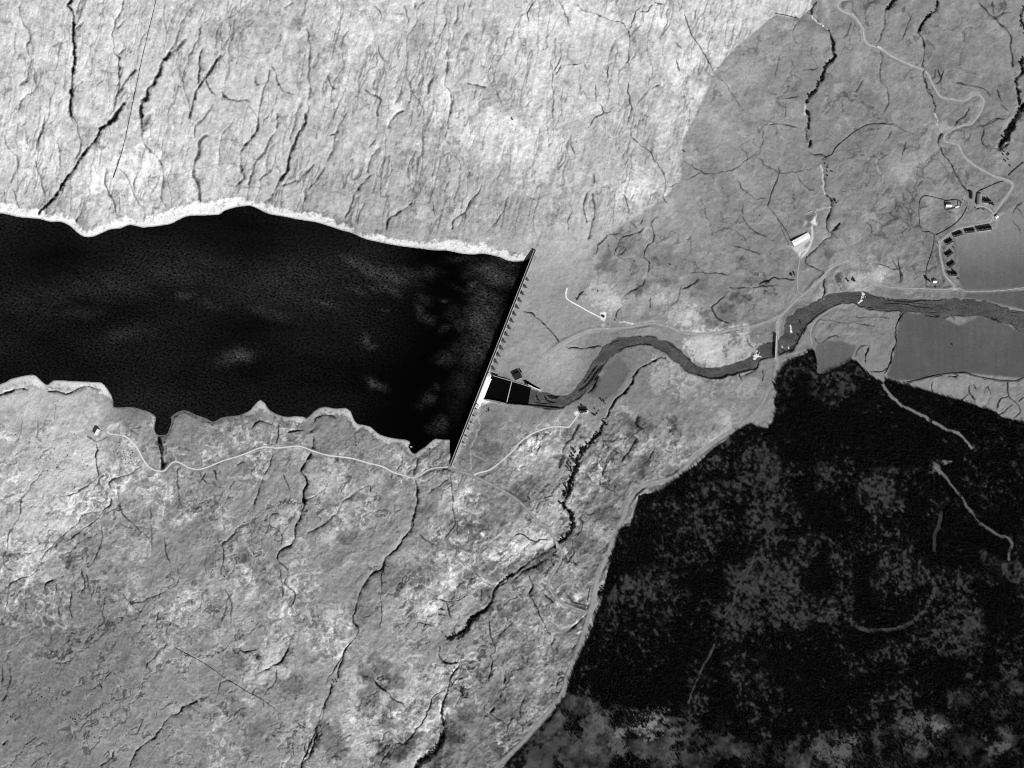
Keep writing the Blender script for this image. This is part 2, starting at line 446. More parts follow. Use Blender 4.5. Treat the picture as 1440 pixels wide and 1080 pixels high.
3 1.5 .35: 1220,360 1180,400
1.6 1.3 .5: 680,380 740,310 850,340
1.4 1.2 .5: 1200,330 1240,280 1350,265 1400,290
1 1.4 .65: 230,730 260,790 320,850
1 1.3 .65: 360,720 400,830
1 1.3 .65: 290,740 240,850
1 2 .8: 60,700 60,900 90,1050
.8 1.3 .65: 915,340 905,440 890,500
.9 1.3 .6: 680,600 770,560
1 1.5 .6: 560,680 620,650
@480,560
2 1.5 .45: 650,510 610,640
2.6 1.6 .45: 620,680 640,790 640,880 610,980 590,1080
1.4 1.7 .65: 900,680 840,730 730,810
1.4 1.5 .65: 520,480 500,560 470,610
1.4 2 .72: 0,880 100,810 240,730
.8 1.3 .72: 920,650 940,900 960,1010
1 1.3 .6: 420,620 420,690
1 1.3 .6: 245,740 250,790
.9 1.5 .7: 250,360 290,340
.8 1.2 .65: 740,500 750,420
@0,700
1.4 1.4 .6: 940,0 930,50 870,110
1 1.3 .7: 870,110 820,180 700,270 620,330 560,370
1.1 1.4 .7: 860,110 700,150 650,220 540,300 450,390 370,490 300,630 280,650 120,700 80,740 60,860 40,1000
1.2 1.5 .72: 185,0 160,150 80,290 60,420 30,490 50,580 110,620
1.8 1.4 .5: 440,690 390,720 375,770
1 1.2 .65: 480,720 470,790
1 1.3 .7: 530,820 500,900 490,1000
1 1.3 .65: 600,800 590,950 610,1010
1.4 1.3 .55: 690,600 710,740 690,800
.7 1.2 .72: 730,640 740,740
1 1.2 .65: 860,230 850,400 770,560 740,580
1 1.5 .7: 1000,60 1050,150 1140,240 1190,290
.8 1.5 .82: 1270,50 1280,440
1 1.5 .75: 1390,330 1400,480 1440,540
.8 1.3 .75: 1440,760 1300,830 1120,890 1030,810
.8 1.3 .75: 1250,860 1140,1040
1.2 1.3 .6: 1340,960 1310,1060
1 1.2 .65: 350,500 340,580
1.6 1.5 .65: 210,870 220,940
@240,700
1.1 1.4 .68: 730,0 690,70 610,180 560,270 500,340 440,400 450,480 415,640
.8 1.2 .75: 300,640 290,560 300,500
.7 1.2 .78: 60,590 70,680 30,760
.9 1.2 .65: 780,190 830,175 850,140 910,130
.9 1.3 .65: 830,180 840,240 900,260 940,320 930,390
2.4 1.7 .5: 1120,0 1120,90 1060,240 1050,340 1000,400 950,420 890,500
1 1.4 .68: 890,510 970,590 990,650 960,720 1030,780 1050,850 1000,950
.8 1.3 .75: 920,600 940,740 940,830
1.6 2.2 .72: 1440,60 1340,190 1240,260 1150,300
1 1.7 .75: 470,780 510,880 500,1070
1.4 2.2 .75: 480,880 430,1040
@480,720
2.4 1.6 .42: 615,0 600,130 540,200 470,310 370,400 340,470 260,520 180,640 140,730 110,830 100,920 150,1000 120,1070
.8 1.2 .7: 350,470 335,700 340,850 325,980
.8 1.3 .7: 660,190 720,240 800,280
.9 1.3 .7: 950,0 960,80 930,150 870,230
.7 1.2 .75: 980,80 970,190
2.6 1.6 .35: 830,740 880,760 920,890
.8 1.2 .6: 890,760 1000,740 1080,690
1.4 1.4 .4: 830,820 870,830
1.4 1.4 .4: 820,870 880,870
.9 1.3 .65: 650,930 780,960
.7 1.1 .7: 650,930 590,1020
.7 1.2 .65: 1200,590 1270,620 1310,600
.7 1.2 .65: 1180,650 1180,760
1 1.3 .6: 1240,900 1270,1070
1.5 2 .65: 1440,940 1330,1050
4.5 2.4 .3: 1440,520 1330,610 1280,680 1250,780 1150,860
6 4.2 .2: 1150,860 1080,920 1060,980 1000,1020 900,1060
@720,720
5 2.6 .3: 490,-20 510,100 470,200 400,250 360,290
2.6 2.6 .6: 0,540 120,440 260,350 350,290
2 2.5 .65: 30,560 140,480 300,400
2.4 2 .45: 150,540 170,620 150,690
1 1.4 .7: 150,700 240,870 330,1050
1.4 1.4 .55: 260,680 350,780
1.2 1.5 .68: 430,650 510,750 650,795
.8 1.3 .68: 500,210 520,340 480,410 560,450
1.6 1.6 .5: 610,880 550,950 470,1010
1 1.5 .7: 590,50 580,160 510,210
3 4.5 .35: 735,690 765,665
.9 1.2 .55: 0,210 70,190 160,240 210,260 230,235 330,240
1.4 1.3 .45: 950,30 900,160 870,230
1.4 1.3 .45: 850,300 800,430
1.4 1.3 .45: 690,690 660,890 600,1060
.8 1.3 .7: 700,600 660,640 630,760
@480,900
2.6 1.7 .45: 830,50 830,140 900,195 990,195 960,260 920,330 900,430 850,560 860,680 870,750
6.5 4.5 .22: 870,760 800,920 680,1010 620,1090
1.4 1.3 .45: 850,430 770,490 740,590 680,690 600,800 540,870 460,880 370,980 320,1060
.9 1.7 .4: 200,300 280,340 330,400 400,450 430,500 520,530 550,570
.7 1.5 .45: 300,330 370,300
1.2 1.3 .6: 1270,0 1300,90 1260,130 1275,200 1240,340
2.4 1.7 .5: 1380,290 1380,370
1.6 2 .55: 1290,560 1260,620 1290,640
.7 1.2 .7: 300,840 350,910 440,910
2.4 1.6 .42: 120,-15 60,50 15,105 -10,200 -35,310
1.8 1.6 .45: -60,360 -110,480 -160,590 -200,720 -270,900 -340,1060
1 1.3 .7: 420,570 410,640
.6 1.2 .75: 1290,640 1400,720
@240,900
1.4 1.4 .55: 1010,0 990,80 930,180 860,225 740,280
.9 1.3 .68: 890,230 890,340 840,400 780,470
.8 1.2 .55: 580,80 630,100 720,85
2.6 1.7 .55: 0,640 70,620 110,560 200,520 260,490
2.6 1.7 .55: 400,430 410,380 480,340
.5 1.1 .6: 770,500 775,560
1.5 1.6 .65: 1440,130 1370,270 1320,350
2.4 1.8 .5: 1320,490 1300,560 1290,640 1240,720 1220,830 1170,980 1090,1070
.8 1.2 .72: 1030,880 1040,980
.6 1.1 .75: 1060,700 1140,750
.9 1.2 .62: 1165,855 1205,900 1170,960 1130,920 1150,865
@0,900
2 1.7 .6: 1440,640 1360,740 1310,820 1220,880 1140,950 1100,1060
1.2 1.4 .65: 1210,680 1150,780 1090,800
1.8 1.5 .6: 960,950 920,1020 850,1060
1 1.3 .65: 910,940 870,970
1 1.4 .7: 830,570 740,640 650,680
1 1.5 .72: 930,270 850,370 730,430
1 1.3 .65: 1440,20 1350,90 1310,150 1250,190
1.2 1.2 .6: 1240,180 1230,240
3 1.8 .4: 20,880 70,850
1 1.6 .7: 20,220 15,400
1 1.6 .7: 90,230 75,380 30,520
1.2 1.5 .65: 300,820 210,890
1 1.5 .7: 440,950 320,1010 260,1070
@1200,540
.8 1.3 .5: 665,-20 665,70
.8 1.3 .5: 980,-10 980,70 1020,130 1020,170
.7 1.2 .55: 980,75 930,120 900,140
.9 1.4 .45: 1310,-30 1310,90 1390,180 1400,230 1350,290
.8 1.3 .5: 1310,100 1240,140 1210,220
1.2 1.8 .45: 1340,180 1270,235 1220,270
.6 1.2 .6: 1100,80 1130,20 1160,90
.6 1.2 .6: 1390,150 1440,110
.6 1.2 .6: 1040,60 1020,10
@720,900
.8 1.2 .7: 320,0 350,100 330,150
1 1.4 .6: 550,40 510,90
.9 1.4 .7: 60,110 110,170
.8 1.3 .72: 100,480 70,560 70,650
1.4 1.3 .45: 560,130 500,280
1.4 1.3 .4: 440,440 370,560 290,650 140,830 0,985
1 1.4 .65: 270,700 270,760 160,820
1 1.3 .65: 440,310 390,330 380,400
''')
# ------------------------------------------------------------------ terrain
PAD = 60
fu = np.arange(-PAD, 1440 + PAD + 1, 1.0); fv = np.arange(-PAD, 1080 + PAD + 1, 1.0)
def grow(a, sgn):
    out = []; s = 1.2; x = a
    while abs(x - a) < 2400: x += sgn * s; s = min(s * 1.04, 40); out.append(x)
    return out
us = np.array(grow(fu[0], -1)[::-1] + list(fu) + grow(fu[-1], 1)); vs = np.array(grow(fv[0], -1)[::-1] + list(fv) + grow(fv[-1], 1))
I0 = int(np.argmin(abs(us - fu[0]))); J0 = int(np.argmin(abs(vs - fv[0])))
NU, NV = len(us), len(vs); FNU, FNV = len(fu), len(fv)
U, V = np.meshgrid(fu.astype(np.float32), fv.astype(np.float32))

def bsp(x, c0, step, n):                              # cubic B-spline rows
    M = np.zeros((len(x), n), np.float32); t = (x - c0) / step; i = np.floor(t).astype(int); f = t - i
    for k, w in enumerate([(1 - f) ** 3 / 6, (3 * f ** 3 - 6 * f ** 2 + 4) / 6, (-3 * f ** 3 + 3 * f ** 2 + 3 * f + 1) / 6, f ** 3 / 6]):
        M[np.arange(len(x)), np.clip(i - 1 + k, 0, n - 1)] += w
    return M
CS = 10.0
cu = np.arange(-PAD - 20, 1440 + PAD + 21, CS); cv = np.arange(-PAD - 20, 1080 + PAD + 21, CS)
CU, CV = np.meshgrid(cu, cv)
BU, BV = bsp(fu, cu[0], CS, len(cu)), bsp(fv, cv[0], CS, len(cv))
def up(Z): return BV @ Z.astype(np.float32) @ BU.T
def tps(pts):
    P = np.array(pts, float); x, y, z = P.T; x = x / 100; y = y / 100
    def k(r2): return .5 * r2 * np.log(r2 + 1e-9)
    n = len(P); A = np.zeros((n + 3, n + 3))
    A[:n, :n] = k((x[:, None] - x) ** 2 + (y[:, None] - y) ** 2) + np.eye(n) * .02
    A[:n, n] = 1; A[:n, n + 1] = x; A[:n, n + 2] = y; A[n:, :n] = A[:n, n:].T
    w = np.linalg.solve(A, np.r_[z, 0, 0, 0]); X, Y = CU / 100, CV / 100
    Z = w[n] + w[n + 1] * X + w[n + 2] * Y
    for i in range(n): Z = Z + w[i] * k((X - x[i]) ** 2 + (Y - y[i]) ** 2)
    return up(Z)
def idw(pts, p=2.0, soft=400):
    num = 0; den = 0
    for (x, y, z) in pts:
        w = 1 / ((CU - x) ** 2 + (CV - y) ** 2 + soft) ** p; num = num + w * z; den = den + w
    return up(num / den)

def win(P, R):
    a = np.array(P); u0, v0 = a[:, 0].min() - R, a[:, 1].min() - R; u1, v1 = a[:, 0].max() + R, a[:, 1].max() + R
    i0 = int(np.clip(math.floor(u0 + PAD), 0, FNU)); i1 = int(np.clip(math.ceil(u1 + PAD) + 1, 0, FNU))
    j0 = int(np.clip(math.floor(v0 + PAD), 0, FNV)); j1 = int(np.clip(math.ceil(v1 + PAD) + 1, 0, FNV))
    return slice(j0, j1), slice(i0, i1)
WU = U + 1.5 * fbm(U, V, 8, 3, 301) ; WV = V + 1.5 * fbm(U, V, 8, 3, 351)      # ragged query positions
def dist(P, R, warp=False, extra=None):
    """distance to a polyline within R px: (window, d, extra values at the nearest point)"""
    s = win(P, R); X, Y = (WU[s], WV[s]) if warp else (U[s], V[s])
    D = np.full(X.shape, R * R, np.float32); E = None if extra is None else np.zeros(X.shape + (len(extra[0]),), np.float32)
    for k in range(len(P) - 1):
        (ax, ay), (bx, by) = P[k][:2], P[k + 1][:2]; q = win([(ax, ay), (bx, by)], R)
        r = slice(q[0].start - s[0].start, q[0].stop - s[0].start), slice(q[1].start - s[1].start, q[1].stop - s[1].start)
        if r[0].stop <= r[0].start or r[1].stop <= r[1].start: continue
        x, y = X[r] - ax, Y[r] - ay; dx, dy = bx - ax, by - ay; L = dx * dx + dy * dy + 1e-9
        t = np.clip((x * dx + y * dy) / L, 0, 1); d = (x - t * dx) ** 2 + (y - t * dy) ** 2
        m = d < D[r]; D[r] = np.where(m, d, D[r])
        if E is not None:
            for c in range(E.shape[2]): E[r][..., c] = np.where(m, extra[k][c] + (extra[k + 1][c] - extra[k][c]) * t, E[r][..., c])
    return s, np.sqrt(D), E
def inside(P, warp=0):
    P = [(p[0], p[1]) for p in P]; s = win(P, 3); X, Y = (U + (WU - U) * warp, V + (WV - V) * warp) if warp else (U, V)
    X, Y = X[s], Y[s]; m = np.zeros(X.shape, bool)
    for (ax, ay), (bx, by) in zip(P, P[1:] + P[:1]):
        if ay == by: continue
        m ^= ((ay > Y) != (by > Y)) & (X < (bx - ax) * (Y - ay) / (by - ay) + ax)
    M = np.zeros(U.shape, bool); M[s] = m; return M
def soft(M, r=1):
    F = M.astype(np.float32)
    for _ in range(r):
        F[1:-1] = (F[:-2] + 2 * F[1:-1] + F[2:]) / 4; F[:, 1:-1] = (F[:, :-2] + 2 * F[:, 1:-1] + F[:, 2:]) / 4
    return F
def poly(P, feather=2, warp=0): return soft(inside(P, warp), feather)
def blob(u, v, r, ragged=.35, ry=None, rot=0, seed=0, lo=.45, hi=1.3, gain=.65):
    ry = ry or r; s = win([(u, v)], max(r, ry) * 2.2); c, n = math.cos(rot), math.sin(rot)
    x, y = U[s] - u, V[s] - v; q = np.sqrt(((x * c + y * n) / r) ** 2 + ((-x * n + y * c) / ry) ** 2)
    q = q + ragged * fbm(U[s], V[s], max(6, r * .8), 4, 700 + seed, gain=gain)
    return s, sstep(hi, lo, q)

ZB = tps(HEIGHTS); T = idw(TONES)
# --- shore
sn = catmull([p[:2] for p in SHORE_N], 3); ssn = catmull([p[:2] for p in SHORE_S], 3)
LAKE = [tuple(p) for p in sn] + [DAM_A, DAM_B] + [tuple(p) for p in ssn] + [(-200, 560), (-200, 292)]
lake = inside(LAKE)
SD = np.full(U.shape, 80, np.float32); BWID = np.zeros(U.shape, np.float32); BTON = np.full(U.shape, 150, np.float32)
for SH in (SHORE_N, SHORE_S):
    q = catmull(SH, 4); s, d, e = dist(q, 80, False, [(a[2], a[3]) for a in q])
    m = d < SD[s]; SD[s] = np.where(m, d, SD[s]); BWID[s] = np.where(m, e[..., 0], BWID[s]); BTON[s] = np.where(m, e[..., 1], BTON[s])
vd = (U - DAM_A[0]) * (DAM_B[1] - DAM_A[1]) - (V - DAM_A[1]) * (DAM_B[0] - DAM_A[0])   # >0 on the reservoir side? sign below
east = (U > DAM_A[0] + (V - DAM_A[1]) / (DAM_B[1] - DAM_A[1]) * (DAM_B[0] - DAM_A[0]))
w = sstep(0, 48, SD); ef = east * sstep(351, 378, V) * sstep(658, 636, V)
ZL = ef * ZB + (1 - ef) * (np.minimum(.22 * SD, 6) * (1 - w) + w * np.where(east, ZB, np.maximum(ZB, .22 * SD * .6 + 1)))
for (au, av, ah) in ((757, 346, 8), (630, 661, 7.5)): g_ = np.exp(-((U - au) ** 2 + (V - av) ** 2) / 200); ZL = np.where(g_ > .02, ZL * (1 - g_) + np.maximum(ZL, ah * sstep(0, 6, SD + 20 * east)) * g_, ZL)
Z = np.where(lake, -np.minimum(.7 * SD + .05, 14), ZL).astype(np.float32)

# --- roads known early so that the ground beneath them stays smooth
ROADS = {}
for h, p in tile('''
@960,0
R1: 1500,-30 1350,0 1320,20 1310,60 1350,95 1440,130 1480,180 1520,240 1530,310 1560,370 1630,395 1680,410 1740,460 1840,510 1940,555 2030,590 2070,630 2120,730 2180,815 2270,835 2340,850 2400,840 2450,805 2500,800 2540,850 2520,930 2470,1010 2430,1050 2360,1060 2240,1110 2205,1160 2220,1195 2290,1210 2330,1230 2370,1310 2440,1380 2540,1440 2640,1490 2730,1515 2780,1550 2770,1600 2700,1700 2630,1800 2610,1850 2570,1880 2440,1905 2320,1935 2240,1980 2180,2040 2168,2090 2172,2150 2190,2225 2198,2280 2220,2330 2260,2375 2300,2425
R1b: 2450,1745 2480,1750 2520,1740 2570,1755 2610,1785 2625,1815
@1280,240
RT: 380,985 330,997 280,1003 150,998 0,992 -160,985 -260,960 -380,915
RU: 385,988 440,1005 470,1020 600,1018 780,1010 960,985 1100,960
RW: 225,600 200,700 225,800 245,880 270,960 278,1000
@960,360
R2: 810,545 800,580 800,690 795,840 798,900 780,1000 765,1080 720,1130 690,1210 630,1300 560,1370 440,1460 300,1550 180,1640 90,1710 0,1805 -110,1880 -290,1920 -370,1970 -440,2050 -480,2130 -500,2200 -540,2280 -590,2410 -660,2580 -730,2760 -760,2920 -790,3030 -840,3190 -900,3370 -970,3530 -1000,3640 -1050,3750 -1130,3850 -1260,3990 -1350,4100 -1480,4220 -1600,4340 -1700,4450
R2e: 798,900 850,880 920,850 1050,810 1090,740 1080,680 1090,600 1150,520 1250,450 1330,415
R6: -1200,860 -1110,790 -1000,720 -880,660 -760,620 -590,610 -440,600 -340,580 -240,570 -110,600 0,645 130,660 290,650 450,610 600,590 740,540 850,480 950,380 1050,300 1150,210 1220,130 1290,80 1400,40
R6s: 850,480 815,530 803,580
R7: 1030,-40 1000,0 980,80 970,180 970,290 990,315 1025,320 1080,270 1130,205 1200,150
@0,520
R3: 900,520 930,540 1000,550 1070,570 1150,650 1210,760 1270,830 1340,855 1390,850 1440,795 1480,775 1540,795 1590,825 1660,840 1740,825 1890,765 2040,720 2210,655 2340,660 2520,645 2640,685 2760,720 2880,735 2980,750 3100,785 3220,815 3320,865 3420,895 3480,910 3540,890 3640,835 3780,820
R3b: 1380,700 1400,680 1450,665 1500,680
R4: 3990,895 4040,870 4130,845 4220,780 4320,690 4380,620 4470,550 4600,495 4700,480 4790,485 4820,460 4880,380
R5: 3780,820 3850,850 3980,890 4130,960 4280,1040 4380,1110 4480,1210 4560,1300 4620,1330 4700,1465 4740,1540 4720,1630 4660,1730 4630,1800 4660,1890 4720,1950 4820,2000 4940,2040
@720,360
R8: 465,270 455,330 475,370 580,430 640,465 740,515 770,535
R8b: 910,558 1020,575
@1040,280,7.2
RY: 730,270 735,400 720,460 660,560 620,590
@620,500
P1: 380,385 330,430 310,500 260,580 200,700 120,890
P2: 310,510 325,600 290,700 245,780 255,900 255,970
P3: 245,790 300,850 400,885
P4: 380,385 440,395 500,405 560,400
@1200,540
F1: 250,0 300,80 400,170 450,195 540,240 640,300 800,390 880,420 950,480 1000,545
F2: 820,655 760,665
F3: 700,700 760,770 830,860 900,940 1000,1085 1040,1140 1150,1230 1240,1280 1330,1320 1330,1380 1310,1480
F4: 740,1080 730,1170 690,1280 680,1410
F5: 670,1650 690,1730 640,1840 600,1910 500,2000 380,2060 150,2080 50,2060
@960,720
F6: 600,380 540,530 460,650 430,770 340,890
@960,900,3
F7: 140,10 70,150 20,270
'''): ROADS[h] = catmull(p, 2)
RM = np.zeros(U.shape, np.float32)
for k, wd in (('R1', 2.6), ('R1b', 2), ('R2', 3.2), ('R2e', 1.8), ('R3', 2.4), ('R4', 2.4), ('R5', 2.2), ('R6', 2.4), ('R6s', 2), ('R7', 2), ('R8', 2), ('RY', 2), ('RT', 2), ('RU', 2)):
    s, d, _ = dist(ROADS[k], 8); RM[s] = np.maximum(RM[s], sstep(wd + 2.5, wd * .7, d))

# --- open grounds
FIELDS = dict(
 east=px('1344,334 1362,330 1385,327 1402,318 1404,303 1425,292 1445,284 1510,260 1510,400 1440,404 1390,408 1356,407 1350,398 1350,375 1343,350'),
 low=px('1360,412 1400,411 1510,405 1510,445 1440,436 1415,430 1375,421 1356,419'),
 big=px('1270,440 1300,443 1322,446 1335,451 1350,460 1365,452 1380,446 1400,450 1420,458 1440,470 1510,500 1510,536 1440,531 1420,530 1385,527 1360,524 1325,527 1290,534 1262,535 1248,528 1252,515 1258,500 1262,470 1265,450'),
 notch=px('1147,486 1160,478 1185,480 1205,486 1196,505 1178,517 1160,524 1150,525 1148,510 1146,495'),
 pitch=px('872,501 886,520 868,548 848,564 834,549 853,520'))
smooth = np.zeros(U.shape, np.float32)
for n, t in (('east', 101), ('low', 97), ('big', 97), ('notch', 107), ('pitch', 112)):
    m = poly(FIELDS[n], 2); T = T * (1 - m) + t * m; smooth = np.maximum(smooth, m)
# the grazed enclosure on the north-east is darker than the open hill
BURN = px('1146,-60 1142,0 1139,12 1130,22 1125,27 1090,20 1052,52 1032,68 1003,103 990,138 972,176 960,195 958,252 936,277 900,302 868,322 845,337 826,352 800,372')
BURN_OUT = BURN + px('700,380 700,-60')
hill = poly(BURN_OUT, 1) if False else None
nb = inside(BURN + px('820,420 900,560 1520,560 1520,-62'))
nbd = np.full(U.shape, 60, np.float32); s, d, _ = dist(BURN[:-1], 60); nbd[s] = d
# --- forest
FOREST = px('1088,540 1090,537 1098,520 1110,507 1127,501 1138,493 1145,493 1149,510 1149,524 1158,526 1172,520 1186,513 1200,506 1208,512 1219,523 1232,534 1243,538 1246,533 1267,540 1283,544 1307,551 1333,559 1350,563 1375,572 1400,579 1408,587 1422,590 1440,592 1510,600 1510,1150 700,1150 690,1100 735,1045 758,1020 780,995 796,978 800,962 812,930 826,900 830,892 838,867 846,848 855,803 860,782 869,752 876,742 886,740 893,717 898,697 920,692 935,687 945,677 960,667 982,652 1000,634 1018,620 1033,607 1055,594 1072,602 1080,603 1086,594 1092,575 1088,565 1092,552 1087,540')
forest = inside(FOREST, .5)
SEDGE = px('797,976 812,980 828,981 845,986 857,990 880,993 905,1001 928,1006 955,1010 990,1028 1040,1045 1110,1042 1180,1040 1240,1020 1300,1000 1330,985 1390,960 1450,945 1520,930 1520,1160 690,1160')
open_s = soft(inside(SEDGE, 1.0), 3)
CLEAR = [(1060,655,22,.8),(1085,672,26,.9),(1045,682,18,.8),(1165,650,10,.9,26),(1168,662,14,.8),(985,650,14,.6),(990,700,20,.5),(1250,668,16,.9),(1238,690,22,.9),(1222,700,14,.8),(1180,548,26,.7),(1105,552,16,.8),(1120,528,22,.75),(1140,540,16,.6),(1112,580,12,.6),(1015,640,16,.8),
 (920,835,26,.75),(890,842,20,.85),(905,815,13,.95),(945,815,14,.7),(1068,735,24,.9),(1092,722,18,.8),(1012,745,24,.6),(1075,826,34,.95),(1052,862,24,.9),(1112,850,26,.9),(1128,872,20,.9),(1036,878,16,.8),(1172,780,14,.9),(1190,800,16,.9),(1202,812,14,.95),(1196,845,16,.9),(1165,865,20,.8),(1120,770,26,.55),(960,760,30,.45),
 (1280,805,24,.7),(1255,800,18,.6),(1345,825,18,.8),(1330,836,14,.7),(1358,858,20,.8),(1322,862,14,.7),(1350,884,26,.8),(1320,880,16,.6),(1400,800,18,.9),(1424,812,18,.9),(1385,796,12,.8),(1376,880,20,.6),(1240,890,24,.4),(1420,770,12,.7),(1322,716,8,.8,16),(1280,780,16,.4),(1230,870,22,.5),(1245,775,20,.4),
 (1030,930,20,.5),(1100,945,18,.6),(1110,965,12,.6),(1060,960,22,.45),(1205,942,12,.7),(1195,930,14,.5),(1345,920,12,.8),(1325,935,14,.5),(1420,940,14,.9,8),(1350,985,20,.9,8),(1380,965,18,.7,8),(1420,985,26,.9,9),(1395,1005,22,.9,10),(1365,1035,22,.9,12),(1290,1020,16,.9),(1316,1022,9,1,16),(1268,1010,8,.7,20),(1410,1040,12,.9,22),(1170,1055,20,.9),(1190,1050,12,.8),(1140,1065,16,.8),(1215,1040,16,.6),(1072,1060,5,.9,24),(1020,1060,7,.8),(980,1010,16,.6),(1010,1025,14,.7),(1230,1005,8,.7),(1265,980,9,.6,14)]
DENS = np.zeros(U.shape, np.float32); CLR = np.zeros(U.shape, np.float32)
DENSE = [(858,965,14),(898,982,16,22),(945,965,20,26),(1000,820,18),(1150,810,14,20),(1215,815,14,34),(1290,700,30,18),(1095,945,22),(1015,985,12,34),(1335,755,26,22),(1395,760,24,22),(1400,840,16,26),(1270,640,40,26),(1140,600,30,36),(1340,580,44,12),(1210,600,22,30),(1145,720,30,18),(900,790,30,10),(1240,890,22,8),(1150,930,16,24),(1180,985,20,26),(1300,950,40,12)]
cb = np.zeros(U.shape, np.float32)
for i, c in enumerate(CLEAR):
    s, b = blob(c[0], c[1], c[2] * 1.5, .9, (c[4] * 1.4 if len(c) > 4 else None), .3, i % 9); cb[s] = np.maximum(cb[s], b * c[3])
fn = fbm(U, V, 34, 5, 620, gain=.72); fn2 = fbm(U, V, 10, 4, 640, gain=.85); fn3 = fbm(U, V, 4.2, 2, 646, gain=.8)
CLR = sstep(.22, .95, .50 * cb + .26 * fn + .34 * fn2 + .40 * fn3 + .25)
for i, c in enumerate(DENSE):
    s, b = blob(c[0], c[1], c[2] * 1.5, 1.1, (c[3] * 1.5 if len(c) > 3 else None), 0, i % 7); CLR[s] *= (1 - .92 * b)
for k, wd in (('F1', 1.9), ('F2', 2.4), ('F3', 1.6), ('F4', 2.0), ('F5', 2.2), ('F6', 1.6), ('F7', 1.6)):
    s, d, _ = dist(ROADS[k], 12, True); CLR[s] = np.maximum(CLR[s], sstep(wd + 1, wd - .6, d) * 1.2 * (fbm(U[s], V[s], 8, 2, 648) > -.55))
s, b = blob(1317, 658, 6, .3); CLR[s] = np.maximum(CLR[s], 1.2 * b)
# rough moor with thickets along the southern edge
sm = sstep(-.1, .45, fbm(U, V, 30, 5, 660, gain=.68) + .26 - .5 * sstep(960, 1250, U) + .25 * sstep(1180, 1440, U))
CLR = np.clip(CLR, 0, 1.2) * (1 - open_s) + open_s * np.maximum(sm, CLR * (U > 950))
DENS = np.where(forest, np.clip(1.04 - .86 * np.minimum(CLR, 1) - .75 * CLR * sstep(.0, .6, fn3), 0, 1), 0)
DENS = np.where(CLR > 1.02, 0, DENS) * (1 - open_s * (CLR > .62) * .9)
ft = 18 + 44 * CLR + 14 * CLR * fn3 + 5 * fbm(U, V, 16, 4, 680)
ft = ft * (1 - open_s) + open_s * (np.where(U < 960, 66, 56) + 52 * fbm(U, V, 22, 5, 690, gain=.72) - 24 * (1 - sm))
F = soft(forest, 1)
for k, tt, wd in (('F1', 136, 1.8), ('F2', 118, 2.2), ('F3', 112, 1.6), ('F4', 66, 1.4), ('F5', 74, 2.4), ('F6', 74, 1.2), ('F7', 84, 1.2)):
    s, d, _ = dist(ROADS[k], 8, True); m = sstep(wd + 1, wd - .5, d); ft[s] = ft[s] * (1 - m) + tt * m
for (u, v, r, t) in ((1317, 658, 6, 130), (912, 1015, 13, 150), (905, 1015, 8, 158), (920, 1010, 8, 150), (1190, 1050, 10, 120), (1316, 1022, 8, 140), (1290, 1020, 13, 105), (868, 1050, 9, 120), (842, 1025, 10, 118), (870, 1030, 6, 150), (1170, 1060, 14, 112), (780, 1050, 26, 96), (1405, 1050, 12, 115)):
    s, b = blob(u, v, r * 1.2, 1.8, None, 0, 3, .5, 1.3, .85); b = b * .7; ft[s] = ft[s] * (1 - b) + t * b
T = T * (1 - F) + ft * F

